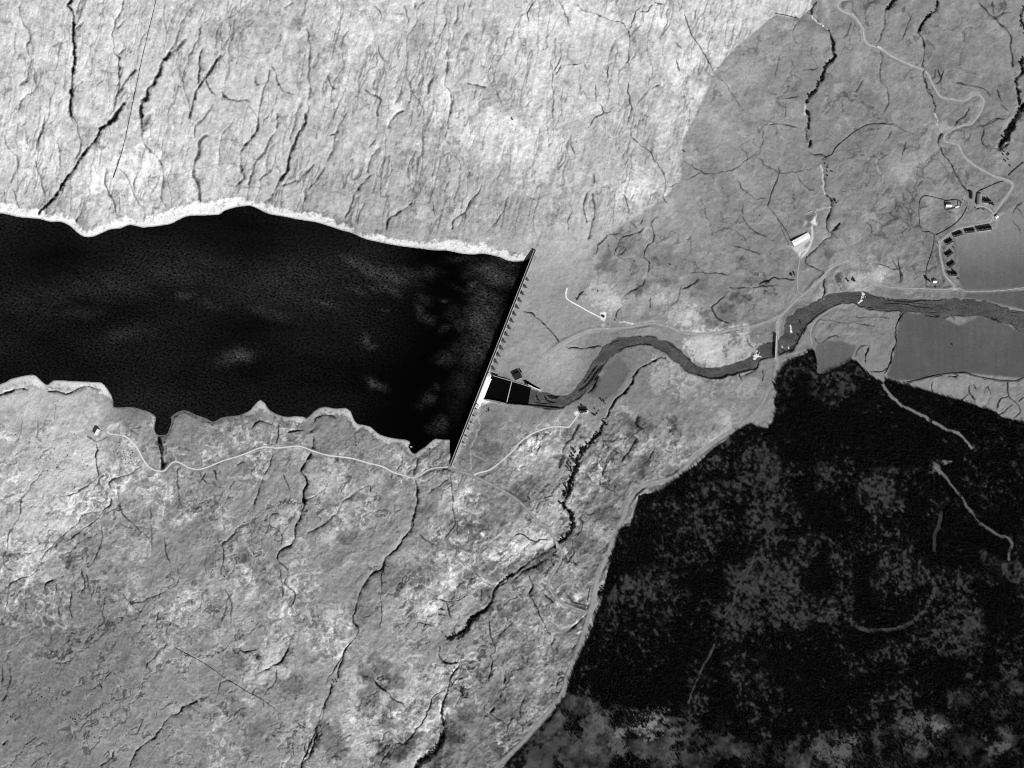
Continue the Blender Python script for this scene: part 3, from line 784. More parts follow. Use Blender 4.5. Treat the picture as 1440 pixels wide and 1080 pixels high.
# --- texture of the ground cover
north = sstep(360, 300, V) * (U < 1150) * (~nb | (V < 20)); north = soft(north.astype(np.float32), 3)
south = sstep(560, 620, V) * (1 - F)
lawn = poly(px('690,565 786,577 806,581 798,596 770,603 740,614 715,632 690,656 672,667 640,656'), 6); lawn2 = poly(px('752,360 800,385 830,440 850,470 845,490 830,515 812,540 795,553 765,550 740,540 700,525'), 8)
natural = (1 - smooth) * (1 - F)
quiet = 1 - np.maximum(.7 * lawn, .3 * lawn2)
PALE = [(170,240,26,226),(140,250,22,224),(120,270,14,222),(200,232,16,228),(205,222,12,225),(148,228,10,222),(160,282,24,205),(140,300,16,205),(190,300,14,212),(60,215,14,214),(75,235,10,212),(45,205,12,210),(90,200,8,224),(60,225,8,226),(10,175,10,214),(10,210,8,212),(45,245,8,220),(20,280,10,210),(260,270,8,225),
 (545,10,20,208),(495,20,22,210),(500,50,18,206),(790,20,24,210),(840,28,16,214),(905,30,20,212),(760,80,16,208),(740,30,14,214),(620,130,16,206),(640,150,16,212),(660,175,18,208),(700,190,24,212),(740,210,22,214),(690,205,20,210),(780,190,20,208),(560,150,12,206),(880,270,16,206),(890,262,14,212),(905,258,10,214),(935,275,6,214),(970,120,16,212),(1010,90,14,212),(990,60,20,208),(1040,20,20,206),(1110,18,10,212),(960,105,10,222),(760,120,18,208),(840,150,16,210),(930,30,12,222),
 (1005,480,14,196),(990,490,12,206),(1008,505,14,204),(1025,500,14,196),(1045,478,10,190),(985,476,8,192),(1055,492,8,186),(1040,500,12,184),(968,444,9,196),(962,450,8,204),(950,440,8,186),(925,425,8,176),(935,515,10,188),(930,535,10,184),(950,520,8,180),(962,545,12,200),(975,530,8,186),(985,540,8,176),(1020,585,8,196),(1022,590,6,204),(1040,545,10,180),(1060,545,8,180),(1000,565,8,190),
 (845,415,10,180),(850,425,10,176),(865,420,5,186),(840,405,6,180),(870,425,6,182),(1230,385,6,172),(1225,380,8,178),(1236,392,6,172),(1208,395,8,166),(1215,398,12,160),(1200,403,10,165),(1190,345,8,160),(1200,370,8,158),(1190,400,10,164),
 (745,768,16,196),(760,765,12,206),(735,762,12,196),(772,760,7,200),(725,770,8,196),(722,758,8,190),(710,752,8,186),(690,745,8,180),(684,832,12,210),(680,828,8,206),(740,810,8,176),(700,790,10,186),(715,785,8,190),(760,870,12,172),(745,880,10,172),(760,905,8,176),(770,935,10,170),(752,960,12,170),(757,925,8,176),(735,640,8,180),(730,660,9,186),(745,650,6,180),(760,632,10,186),(752,625,8,186),(870,580,8,186),(880,575,6,190),(745,720,8,178),(797,730,8,180),(900,640,6,170),(908,655,7,165),(900,700,10,150),(915,625,5,175),
 (465,675,14,196),(450,690,12,196),(470,660,8,200),(440,670,10,188),(290,640,10,200),(288,641,5,228),(308,632,8,196),(333,625,5,206),(400,740,12,190),(385,735,8,186),(420,760,8,190),(460,760,10,186),(412,716,6,190),(70,700,24,206),(30,690,22,204),(60,720,20,210),(100,690,22,202),(115,640,20,216),(95,600,22,206),(130,650,14,206),(150,690,16,196),(20,560,16,206),(60,560,14,204),(120,560,16,200),(100,545,10,210),(80,740,20,200),(90,735,16,206),(65,750,14,206),(45,760,10,200),(20,720,12,200),(20,800,8,206),(40,805,10,200),
 (190,775,10,190),(200,770,10,196),(265,840,12,184),(250,850,8,184),(300,820,12,184),(340,835,14,188),(355,840,10,192),(280,860,8,178),(330,870,14,180),(395,905,14,192),(370,935,14,204),(350,945,10,206),(380,920,10,200),(400,950,10,196),(405,870,12,176),(440,810,10,180),(470,865,10,200),(465,880,8,196),(430,900,8,186),(415,790,6,186),(345,990,8,186),(450,1020,10,180),(500,1010,22,186),(520,1000,16,190),(490,1040,18,190),(560,980,12,200),(575,970,10,196),(585,950,8,206),(575,980,6,206),(590,985,10,186),(610,960,10,186),(570,950,10,186),(615,945,6,200),(555,1015,10,180),(600,1020,10,178),(620,1000,8,178),(590,1050,14,186),(580,1070,14,186),(610,865,10,196),(620,830,12,186),(600,850,12,184),(640,815,8,186),(575,790,8,180),(610,745,10,178),(645,700,10,190),(625,715,10,190),(655,690,6,186),(560,700,8,176),(420,640,8,186),(445,650,8,180),(492,700,12,190),(485,720,8,190),(515,955,20,190)]
DARK = [(1265,62,8,92,10),(1264,70,4,92,8),(1217,100,7,94,8),(1320,86,9,92,5),(1327,92,8,92,5),(1313,84,5,92,6),(1350,105,4,95),(1350,150,4,95),(1357,168,7,94,8),(1310,35,6,104,8),(1318,50,8,108),(1384,55,8,104),(1400,88,10,104,4),(1136,36,9,98),(1136,36,3,45),(1148,55,3,95),(1083,130,6,98),(1108,125,6,98),(1050,262,4,95),(1245,325,18,112,26),(1230,310,12,114),(950,365,24,110,8),(930,350,24,114,6),(890,350,20,114,8),(855,375,10,104,14),(905,400,8,100,10),(900,410,6,92),(930,395,14,112,6),(1000,455,8,98),(1018,432,9,92,6),(1030,418,6,88),(1050,420,7,92,5),(975,415,7,96,4),(985,400,10,100,8),(1055,394,9,98,5),(990,440,6,96),(1215,418,8,60,5),(1235,356,6,80),(1166,355,5,60,9),(1180,392,5,60,10),
 (985,105,9,140,12),(845,58,7,150,5),(850,75,9,155,12),(905,70,24,152,26),(890,85,14,152,20),(745,62,10,140,12),(800,75,12,156,9),(790,70,8,150),(690,40,10,160),(600,60,14,160,22),(585,55,12,158,20),(880,15,14,150,12),(760,12,10,150,14),(830,55,14,158,9),(640,60,14,164),(415,35,10,150,8),(350,30,22,156,14),(320,45,16,156,10),(700,125,18,166),(500,265,30,160,18),(590,320,26,158,14),(620,300,14,160,8),(530,320,18,158,10),(720,320,16,158,18),(860,330,18,160,12),(740,300,14,160,26),
 (15,780,14,128,8),(85,760,14,128,10),(120,760,14,128,10),(100,790,16,132,12),(20,820,18,132,10),(150,850,28,120,14),(60,880,24,122,16),(160,830,10,124),(130,870,18,126),(300,790,10,128),(350,790,18,130,20),(360,760,14,132,20),(380,800,18,130,24),(440,875,11,110,10),(437,870,8,112),(345,935,11,116,9),(330,925,10,118),(362,922,7,114),(405,975,15,120,17),(418,960,10,122),(355,1025,12,122,14),(460,1040,14,116,24),(475,1050,12,112,20),(380,1045,10,128),(390,1015,10,130),(520,970,14,112,34),(540,1000,14,116,28),(530,940,16,112,18),(560,960,14,112,14),(545,955,10,60,4),(510,860,14,118,16),(520,850,14,116,24),(585,810,20,116,16),(570,825,16,114),(540,810,14,120),(605,800,10,120),(330,985,12,130),(330,1000,26,130,7),
 (680,735,18,100,9),(660,750,10,104),(650,735,12,108),(640,770,10,116),(700,725,10,108),(520,560,3,0),(590,715,16,114,5),(500,700,14,120,8),(495,760,14,124,8),(690,630,10,112,14),(685,622,6,98,7),(660,570,3,0),
 (700,830,22,78,10),(720,800,30,88,12),(750,795,18,84,10),(765,785,14,72,12),(780,780,10,74),(690,850,14,100),(720,850,10,80),(800,757,12,96),(815,760,10,88),(850,730,14,88,7),(860,722,10,86),(905,600,14,88,12),(895,598,9,80),(940,590,10,84,7),(880,590,8,100),(945,602,5,76),(910,650,6,86,12),(900,660,5,96,12),(888,615,6,86),(870,645,10,104),(840,640,8,110),(845,660,10,108),(790,645,6,96),(815,600,8,92,6),(805,610,14,106,10),(760,700,8,108),(730,690,8,104),(735,710,10,108),(822,710,6,80,9),(838,695,4,80),(700,615,0.1,100),
 (748,915,12,92,7),(740,930,10,92,6),(785,920,9,92,12),(775,930,8,96),(738,955,8,100),(760,985,12,100,8),(745,990,10,92,6),(700,985,9,84),(695,975,10,92),(640,1020,18,84,12),(640,1040,16,74,10),(625,1065,20,66,10),(615,1070,14,58,8),(660,1010,14,92),(645,1035,8,62),(700,1010,16,104),(680,1030,14,106),(685,1060,24,108,12),(653,970,5,60,4),(650,978,5,55,4),(655,955,5,100,10),(545,1065,14,92,14),(570,1050,16,86,12),(590,1035,12,92,8),(560,1060,10,78)]
for i, c in enumerate(PALE):
    s, b = blob(c[0], c[1], c[2] * 1.25, 1.7, None, 0, i % 11, .75, 1.15, .85); bb = b * natural[s] * np.where((U[s] > 690) & (V[s] > 560), .5, .72); T[s] = np.where(T[s] < c[3], T[s] * (1 - bb) + c[3] * bb, T[s])
for i, c in enumerate(DARK):
    s, b = blob(c[0], c[1], c[2] * 1.15, 1.1, (c[4] if len(c) > 4 else None), 0, i % 11); bb = b * natural[s] * .8; T[s] = np.where(T[s] > c[3], T[s] * (1 - bb) + c[3] * bb, T[s])
# keep a crisp step at the dyke whatever the broad tone map says
nbs = soft(nb, 1); nb8 = soft(nb, 14); kf = sstep(262, 330, V); nbs = nbs * (1 - kf) + nb8 * kf; fade = sstep(395, 325, V) * (U > 740)
T = T * (1 - fade) + fade * (nbs * np.clip(T + 4, 128, 146) + (1 - nbs) * np.where(U < 1150, np.maximum(T, 172 + 14 * sstep(340, 60, V)), T))
mott = fbm(U, V, 60, 5, 20, gain=.55); fine = fbm(U, V, 5, 3, 40, gain=.7); mid = fbm(U, V, 17, 4, 60, gain=.6)
streak = fbm(U, V, 5, 4, 80, rot=.22, sx=1, sy=5, gain=.6); diag = fbm(U, V, 6, 4, 90, rot=2.35, sx=5, sy=1, gain=.6)
grain0 = fbm(U, V, 9, 3, 88, gain=.8)
T = T + natural * (6 * mott + 6.5 * fine + 6 * mid) + smooth * (1.6 * mid + 1.2 * fine + 2.4 * fbm(U, V, 3, 2, 95, sx=1, sy=14) + 4 * mott + 3 * grain0)
grain = fbm(U, V, 2.6, 2, 84, gain=.8)
pit = sstep(.42, .8, fbm(U, V, 3.4, 2, 86) + .35 * mid)
T = T - 10 + 9 * north + 7 * south * (1 - F) + north * (4.5 * streak + 6 * fine + 7 * grain - 26 * pit * sstep(-.2, .5, mid + mott) - 17 * sstep(.1, .7, mid + .6 * mott) + 16 * sstep(.1, .8, -mid + .4 * fine) + 6 * diag * sstep(700, 500, U)) + 10 * (1 - north)
T = T + F * (4 * fine)
# pale lace of bleached bog grass on the southern moor
wx = U + 7 * fbm(U, V, 16, 4, 110, gain=.65); wy = V + 7 * fbm(U, V, 16, 4, 130, gain=.65)
lace = np.clip(1 - np.abs(fbm(wx, wy, 17, 4, 150, gain=.62)) * 3.2, 0, 1) ** 1.4
lace2 = np.clip(1 - np.abs(fbm(wx, wy, 8, 3, 156, gain=.62)) * 3.0, 0, 1) ** 1.4
pale = sstep(-.25, .5, fbm(wx, wy, 60, 4, 170))
region = south * sstep(1000, 880, U + .3 * (V - 700)) * (1 - .8 * sstep(860, 960, V) * sstep(330, 180, U))
T = T + region * natural * (66 * lace * pale + 40 * lace2 * pale + 14 * sstep(.1, .6, fbm(wx, wy, 14, 4, 190)) * pale - 18 * pale - 2 * (1 - pale) + 6 * diag - 24 * pit * sstep(.0, .5, mid))
vS = np.abs(fbm(wx, wy, 44, 5, 410, rot=2.3, sx=2.2, sy=.8, gain=.6)); veinS = sstep(.06, .012, vS) * sstep(-.6, .1, mott)
vN = np.abs(fbm(U + 3 * mid, V, 13, 3, 430, rot=.2 + 0, sx=1, sy=5, gain=.55)); veinN = sstep(.12, .02, vN) * sstep(-.55, .25, fbm(U, V, 45, 3, 440, rot=.2, sx=1, sy=2))
vE = np.abs(fbm(wx, wy, 60, 4, 450, gain=.55)); veinE = sstep(.05, .012, vE) * sstep(-.5, .1, fbm(U, V, 50, 3, 460))
veinN = veinN * north; veinS = veinS * south * natural * quiet; veinE = veinE * nb * (1 - smooth) * (1 - F) * (V < 470)
rimS = sstep(.06, .09, vS) * sstep(.17, .1, vS) * south * natural * quiet * sstep(-.6, .1, mott)
vS2 = np.abs(fbm(wx, wy, 22, 4, 415, rot=2.1, sx=2.0, sy=.8, gain=.6)); vein2 = sstep(.05, .012, vS2) * sstep(.0, .5, fbm(U, V, 40, 3, 418)) * south * natural * quiet
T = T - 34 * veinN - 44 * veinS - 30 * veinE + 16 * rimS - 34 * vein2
T = T + south * natural * quiet * (8 * grain - 20 * pit * sstep(.1, .6, mott + mid))
mor = south * sstep(560, 700, U) * sstep(1120, 900, U); mor = np.maximum(mor, soft((((U > 740) & (V > 470) & (V < 640) & (F < .5) & (V > 470 + .0 * U)) * 1).astype(np.float32), 3) * .0)
mor = mor * quiet; region = region * quiet
T = T + mor * natural * (11 * diag + 10 * mid + 24 * lace * sstep(-.1, .5, mott + .3) + 14 * lace2 + 7 - 12 * sstep(.25, .8, fbm(wx, wy, 20, 4, 210)))
nem = nb.astype(np.float32) * (1 - smooth) * sstep(480, 430, V)
T = T + nem * natural * (-14 * sstep(.15, .7, fbm(wx, wy, 34, 4, 230)) + 14 * sstep(.2, .7, fbm(wx, wy, 20, 4, 250)) + 7 * lace * sstep(.0, .6, mott + mid) + 3 * grain)
# paddock with trodden ground, yards
for P, t, f in ((px('1146,326 1149,303 1148.5,302 1146.5,305 1139,315 1143,316.5'), 0, 1), (px('1140,313 1146.7,303 1149,318 1144,316'), 226, 1), (px('1130,308 1136,312 1131,319'), 176, 1), (px('1131,304 1146,300 1139,312'), 100, 1), (px('1133,317 1139,312 1141,318 1138,320 1132,320'), 108, 1), (px('1112,347 1117,347 1140,333 1142,340 1139,350 1131,360 1126,364 1122,358'), 196, 2), (px('1131,346 1139,338 1140,344 1133,350'), 140, 2),
                (px('845,440 852,438 853,446 850,452 845,449'), 225, 1), (px('846,455 853,456 851,462 844,461'), 190, 2), (px('807,580 813,578 815,583 812,586 808,583'), 242, 1), (px('823,578 828,577 828,581 824,582'), 232, 1),
                (px('630,656 640,657 648,664 641,664 632,660'), 222, 2), (px('672,557 686,560 690,566 681,568 671,563'), 226, 2), (px('1109,457 1112,456.5 1115,465 1112,469 1110,466'), 0, 1), (px('1396,306 1402,302 1403,308 1392,316 1386,316 1393,312'), 176, 2), (px('1318,340 1324,338 1322,346 1318,345'), 200, 2), (px('1337,403 1350,405 1346,408 1340,408'), 180, 2), (px('152,598 165,594 175,590 160,604 150,606'), 216, 2), (px('240,640 240,640 240,640'), 0, 1)):
    if t: m = poly(P, f); T = T * (1 - m) + t * m
# pale scraped drawdown strip along the water
land = ~lake
dd = SD + 4.2 * fbm(U, V, 10, 4, 260, gain=.72) + 1.2 * fbm(U, V, 3, 2, 270)
band = sstep(1.5, -1.0, dd - BWID) * land * np.where(east, sstep(8, 2, SD), 1)
beach = BTON + 5 * fbm(U, V, 10, 3, 280) - 60 * sstep(.35, .85, fbm(U, V, 3.2, 3, 290, gain=.7) + .5 * sstep(-5, 0, dd - BWID)) + 8 * (np.sin(SD * 1.5 + 2 * mid) > .3) * (U > 560) * (V < 400)
beach = np.where((SD < 1.6) & (BTON < 150), 150, beach)
T = T * (1 - band) + beach * band
wet = sstep(2.6, .2, SD) * land * (~east); T = T * (1 - wet) + np.minimum(T, 110 + 40 * (BTON > 200)) * wet

rim = sstep(4.5, .5, np.abs(dd - BWID - 2.5)) * land * (~east) * sstep(-.2, .4, fbm(U, V, 12, 3, 299)); T = T - 34 * rim * (.5 + .5 * sstep(360, 470, U))
# --- relief
det = 1.6 * mott + .9 * mid + .36 * fine + north * (.5 * streak + .35 * mid + .25 * grain + 1.5 * fbm(U, V, 16, 4, 470, rot=.22, sx=1, sy=4.5, gain=.55)) - 1.3 * veinN - 1.1 * veinS - .6 * veinE + nb * (V < 470) * (1 - smooth) * (.7 * mid + .8 * mott) + mor * (.8 * mid + .3 * diag + .8 * mott + 1.9 * fbm(wx, wy, 30, 3, 490, rot=2.2, sx=1.5, sy=1, gain=.45)) + region * (.6 * mid - .12 * fine + .5 * lace + .3 * lace2 + .3 * diag + .9 * fbm(U, V, 26, 4, 480, rot=2.3, sx=2.4, sy=1))
det = det * (1 - .93 * smooth) * np.where(lake, .25, 1) * (1 - .9 * RM) * sstep(0, 14, SD * np.where(east, 9, 1)) * (1 - .5 * F)
det += .25 * band * fbm(U, V, 4, 3, 297)
carve = np.zeros(U.shape, np.float32); LT = np.ones(U.shape, np.float32)
jag = np.clip(1 + 1.0 * fbm(U, V, 9, 3, 310, gain=.7) , .12, 1.9); jag2 = np.clip(.85 + 1.1 * fbm(U, V, 22, 3, 330, gain=.7), .15, 1.5)
for h, p in LINES:
    D, hw, a = [float(q) for q in h.split()]
    q = catmull(p, 3); n_ = len(q); ends = [(min(1, (.4 if D < 1.8 else .75) + 4 * k / n_, (.4 if D < 1.8 else .75) + 4.0 * (n_ - 1 - k) / n_),) for k in range(n_)]
    s, d, e = dist(q, hw * 3.2 + 6, True, ends); e = np.maximum(e[..., 0], .2)
    big = D > 3.2
    j = (np.clip(jag[s], .55, 1.5) if big else np.clip(jag[s], .6, 1.5) * np.clip(jag2[s], .7, 1.2)) * e; hw2 = hw * (.64 if not big else .9) * (.45 + .55 * j)
    k = np.clip(1 - d / (hw2 * 1.6), 0, 1) ** 1.1
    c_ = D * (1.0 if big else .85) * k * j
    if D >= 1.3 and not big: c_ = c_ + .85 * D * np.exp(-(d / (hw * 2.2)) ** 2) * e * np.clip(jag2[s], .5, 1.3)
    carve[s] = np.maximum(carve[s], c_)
    LT[s] = np.minimum(LT[s], 1 - np.where((V[s] < 335) & (not big), min(.7, (1 - a) * 1.55), min(.86, (1 - a) * 1.9)) * np.clip(j * 1.1, 0, 1.08) * sstep(hw2 * .8 + .7, hw2 * .2 + .1, d))  # darkens the cover for peat beds and painted gully shade
keep = 1 - RM
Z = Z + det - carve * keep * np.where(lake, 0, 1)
Z = np.where(lake, np.minimum(Z, -.02), np.where(east, Z, np.maximum(Z, np.minimum(.03 + .06 * SD, .5))))
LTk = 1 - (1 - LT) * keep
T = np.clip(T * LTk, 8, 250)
# road verges and the forest road's ditch
for k, wd, t in (('R2', 6, 150), ('R5', 3.2, 134), ('R6', 3.4, 146), ('R1', 3.0, 146), ('RT', 1.8, 150), ('RU', 1.6, 130), ('RW', 2, 128), ('R2e', 2.5, 138)):
    s, d, _ = dist(ROADS[k], 12, True); m = .75 * sstep(wd, wd * .5, d) * (1 - .9 * lake[s]); T[s] = T[s] * (1 - m) + t * m
for k, t, wd in (('P1', 176, 1.1), ('P2', 176, 1.1), ('P3', 166, 1.0), ('P4', 176, 1.0), ('R8b', 224, 1.1), ('RY', 205, 1.2), ('R6s', 165, 1.3), ('R3b', 178, 1.0)):
    s, d, _ = dist(ROADS[k], 6, True); m = sstep(wd + .6, wd * .3, d); T[s] = np.maximum(T[s], T[s] * (1 - m) + t * m)
for h, p in tile('''
@480,560
170: 0,860 100,810 200,750 300,670 380,620
165: 100,1070 220,990 270,920
165: 640,740 740,720 750,640 785,600
@240,700
178: 730,30 600,200 450,370 350,395 220,430
180: 280,610 200,690 60,750
@480,720
160: 520,260 600,400 700,480 710,640 720,700
150: 340,740 370,880 430,1000
165: 1430,180 1330,430 1200,580 1090,700 940,900
@720,720
165: 100,20 60,140 0,220
168: 1010,-90 960,10 880,130
168: 600,-60 560,40 470,100
165: 140,30 220,100 300,130
@1200,160
150: 190,390 200,470 245,520 240,570 200,620
@960,180
150: 550,800 620,805 700,795
190: 1170,310 1185,430 1195,550
@1200,0
205: 690,965 710,1010 722,1070
@960,0
215: 1095,130 1125,175 1180,215 1220,250
190: 1030,870 1030,960
175: 1070,10 1080,70
@1040,280
178: 640,90 770,70
'''):
    s, d, _ = dist(catmull(p, 2), 6, True); t = float(h); m = sstep(1.9, .5, d) * (.6 + .4 * (fine[s] > -.2)); T[s] = np.maximum(T[s], T[s] * (1 - m) + t * m)

# --- river bed and stilling basin
def edges(a, b, n=160):
    def rs(p):
        q = catmull(p, 1.0); L = np.r_[0, np.cumsum(np.hypot(*np.diff(q, axis=0).T))]; t = np.linspace(0, L[-1], n)
        return np.stack([np.interp(t, L, q[:, 0]), np.interp(t, L, q[:, 1])], 1)
    return rs(a), rs(b)
RTOP = px('746,549 757,551 768,554 784,557 800,556 809,548 815,540 830,518 840,502 848,490 863,478 878,475 903,472 928,477 947,485 960,497 977,513 993,518 1013,517 1035,510 1053,503 1067,488 1080,482 1090,482 1098,475 1104,467 1107,450 1118,440 1135,430 1157,422 1167,415 1200,411 1222,413 1242,418 1275,422 1325,422 1350,421 1375,423 1400,428 1422,437 1440,441 1510,452')
RBOT = px('743,568 753,572 770,574 787,575 797,570 813,560 828,547 836,538 842,525 852,508 867,495 887,487 911,484 928,491 942,501 955,512 968,522 982,528 1002,533 1020,530 1043,522 1063,518 1068,508 1080,503 1092,501 1098,498 1115,492 1127,470 1140,453 1147,445 1168,432 1185,426 1200,426 1217,433 1245,436 1267,437 1287,437 1300,441 1320,446 1343,444 1375,443 1400,451 1420,455 1440,467 1510,490')
ea, eb = edges(RTOP, RBOT)
RIVER = [tuple(p) for p in ea] + [tuple(p) for p in eb[::-1]]
riv = soft(inside(RIVER, 1.1), 2)
BASIN = px('693,528 719,535 747,545 745,570 712,567 683,561'); basin = inside(BASIN)
zr_line = []
mid_r = (ea + eb) / 2
def samp(A, u, v):
    x = np.clip(np.asarray(u, float) + PAD, 0, FNU - 1.001); y = np.clip(np.asarray(v, float) + PAD, 0, FNV - 1.001)
    i = x.astype(int); j = y.astype(int); fx = x - i; fy = y - j
    return (A[j, i] * (1 - fx) + A[j, i + 1] * fx) * (1 - fy) + (A[j + 1, i] * (1 - fx) + A[j + 1, i + 1] * fx) * fy
zb_mid = samp(ZB, mid_r[:, 0], mid_r[:, 1]); ker = np.ones(21) / 21
zb_mid = np.convolve(np.pad(zb_mid, 10, 'edge'), ker, 'valid'); zb_mid = np.minimum.accumulate(zb_mid)
ZR = zb_mid - 1.6                                            # river surface along its course
s, d, e = dist([tuple(p) for p in mid_r], 40, False, [(z,) for z in ZR])
bed = e[..., 0] - 1.1 + .8 * fine[s]
Z[s] = Z[s] * (1 - riv[s]) + np.minimum(bed, Z[s]) * riv[s]
T = T * (1 - riv) + (66 + 14 * fine) * riv
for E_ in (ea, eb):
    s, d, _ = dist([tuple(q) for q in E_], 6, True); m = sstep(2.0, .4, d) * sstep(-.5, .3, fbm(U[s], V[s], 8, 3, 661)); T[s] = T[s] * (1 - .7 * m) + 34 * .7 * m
Z = np.where(basin, -31, Z)
Z = np.where(inside(px('672,556 690,523 700,526 686,563')), -31, Z)      # under the spillway apron
# pumphouse forebay
Z = np.where(inside(px('735,534 739,533 760,547 757,548 738,539')), Z - 4, Z)
T = np.where(inside(px('735,534 739,533 760,547 757,548 738,539')), 30, T)
def hz(u, v): return samp(Z, u, v)
def P3(u, v, dz=0.0):
    z = hz(u, v) + dz; return W(u, v, z)

# --- materials
def M(name, base, rough=.9, spec=.2, noise=0, scale=1.0, bump=0, metal=0):
    m = bpy.data.materials.new(name); m.use_nodes = True; n = m.node_tree; b = n.nodes['Principled BSDF']
    b.inputs['Base Color'].default_value = (base, base, base, 1); b.inputs['Roughness'].default_value = rough
    b.inputs['Specular IOR Level'].default_value = spec; b.inputs['Metallic'].default_value = metal
    if noise:
        tc = n.nodes.new('ShaderNodeTexCoord'); nz = n.nodes.new('ShaderNodeTexNoise'); nz.inputs['Scale'].default_value = scale; nz.inputs['Detail'].default_value = 5
        mr = n.nodes.new('ShaderNodeMapRange'); mr.inputs[1].default_value = .3; mr.inputs[2].default_value = .7; mr.inputs[3].default_value = base * (1 - noise); mr.inputs[4].default_value = base * (1 + noise)
        n.links.new(tc.outputs['Object'], nz.inputs['Vector']); n.links.new(nz.outputs[0], mr.inputs[0]); n.links.new(mr.outputs[0], b.inputs['Base Color'])
        if bump:
            bp = n.nodes.new('ShaderNodeBump'); bp.inputs['Strength'].default_value = bump; n.links.new(nz.outputs[0], bp.inputs['Height']); n.links.new(bp.outputs[0], b.inputs['Normal'])
    return m
def lin(t):
    c = np.asarray(t, float) / 255; return np.where(c < .04045, c / 12.92, ((c + .055) / 1.055) ** 2.4)
def alb(t): return float(np.clip(lin(t) / KLIT, .002, .85))

gm = bpy.data.materials.new('moorland_ground'); gm.use_nodes = True; n = gm.node_tree; b = n.nodes['Principled BSDF']
b.inputs['Roughness'].default_value = 1; b.inputs['Specular IOR Level'].default_value = 0
at = n.nodes.new('ShaderNodeAttribute'); at.attribute_name = 'cover'
tc = n.nodes.new('ShaderNodeTexCoord'); nz = n.nodes.new('ShaderNodeTexNoise'); nz.inputs['Scale'].default_value = .42; nz.inputs['Detail'].default_value = 3; nz.inputs['Roughness'].default_value = .65
mr = n.nodes.new('ShaderNodeMapRange'); mr.inputs[1].default_value = .25; mr.inputs[2].default_value = .75; mr.inputs[3].default_value = .72; mr.inputs[4].default_value = 1.28
mu = n.nodes.new('ShaderNodeMath'); mu.operation = 'MULTIPLY'
n.links.new(tc.outputs['Object'], nz.inputs['Vector']); n.links.new(nz.outputs[0], mr.inputs[0]); n.links.new(at.outputs['Fac'], mu.inputs[0]); n.links.new(mr.outputs[0], mu.inputs[1]); n.links.new(mu.outputs[0], b.inputs['Base Color'])

# --- the ground sheet
ZF = np.empty((NV, NU), np.float32); TF = np.empty((NV, NU), np.float32)
def fold(x, lo, n):                                    # the country beyond the survey continues in the same manner
    k = np.mod(np.round(x - lo).astype(int), 2 * n - 2); return np.where(k >= n, 2 * n - 2 - k, k)
ii = fold(us, fu[0], FNU); jj = fold(vs, fv[0], FNV)
ZF[:] = Z[np.ix_(jj, ii)]; TF[:] = T[np.ix_(jj, ii)]
UF, VF = np.meshgrid(us, vs); X, Y, Zz = W(UF, VF, ZF)
co = np.stack([X, Y, ZF], -1).astype(np.float32).reshape(-1)
idx = np.arange(NU * NV, dtype=np.int32).reshape(NV, NU)
quads = np.stack([idx[1:, :-1], idx[1:, 1:], idx[:-1, 1:], idx[:-1, :-1]], -1).reshape(-1)
def np_mesh(name, co, quads, k, mat, smooth=True):
    me = bpy.data.meshes.new(name); nf = len(quads) // k
    me.vertices.add(len(co) // 3); me.vertices.foreach_set('co', co)
    me.loops.add(len(quads)); me.loops.foreach_set('vertex_index', quads)
    me.polygons.add(nf); me.polygons.foreach_set('loop_start', np.arange(0, nf * k, k, dtype=np.int32)); me.polygons.foreach_set('loop_total', np.full(nf, k, np.int32))
    if smooth: me.polygons.foreach_set('use_smooth', np.ones(nf, bool))
    me.update(); me.materials.append(mat); return me
gme = np_mesh('ground', co, quads, 4, gm)
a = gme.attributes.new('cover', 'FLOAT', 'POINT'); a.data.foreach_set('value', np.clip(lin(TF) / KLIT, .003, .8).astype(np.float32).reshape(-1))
ground = bpy.data.objects.new('ground', gme); COL.objects.link(ground); ground['kind'] = 'structure'
# ------------------------------------------------------------------ object helpers
def tag(o, label=None, cat=None, group=None, kind=None):
    if label: o['label'] = label
    if cat: o['category'] = cat
    if group: o['group'] = group
    if kind: o['kind'] = kind
    return o
def empty(name, loc, rz=0.0):
    o = bpy.data.objects.new(name, None); COL.objects.link(o); o.location = loc; o.rotation_euler = (0, 0, rz); o.empty_display_size = 1; return o
class MB:
    def __init__(s): s.v = []; s.f = []
    def add(s, v, f): k = len(s.v); s.v += [tuple(map(float, p)) for p in v]; s.f += [tuple(i + k for i in q) for q in f]; return s
    def hexa(s, a, b):       # bottom ring a (4, ccw), top ring b
        return s.add(list(a) + list(b), [(3, 2, 1, 0), (4, 5, 6, 7), (0, 1, 5, 4), (1, 2, 6, 5), (2, 3, 7, 6), (3, 0, 4, 7)])
    def box(s, x0, x1, y0, y1, z0, z1):
        r = [(x0, y0), (x1, y0), (x1, y1), (x0, y1)]
        return s.hexa([(x, y, z0) for x, y in r], [(x, y, z1) for x, y in r])
    def cyl(s, x, y, z0, z1, r0, r1=None, n=10):
        r1 = r0 if r1 is None else r1; A = [2 * math.pi * i / n for i in range(n)]
        return s.add([(x + r0 * math.cos(a), y + r0 * math.sin(a), z0) for a in A] + [(x + r1 * math.cos(a), y + r1 * math.sin(a), z1) for a in A],
                     [tuple(range(n - 1, -1, -1)), tuple(range(n, 2 * n))] + [(i, (i + 1) % n, n + (i + 1) % n, n + i) for i in range(n)])
    def mesh(s, name, mat, smooth=False):
        me = bpy.data.meshes.new(name); me.from_pydata(s.v, [], s.f); me.update(); me.materials.append(mat)
        if smooth: me.polygons.foreach_set('use_smooth', [True] * len(me.polygons))
        return me
    def build(s, name, mat, parent=None, smooth=False):
        o = bpy.data.objects.new(name, s.mesh(name, mat, smooth)); COL.objects.link(o)
        if parent: o.parent = parent
        return o
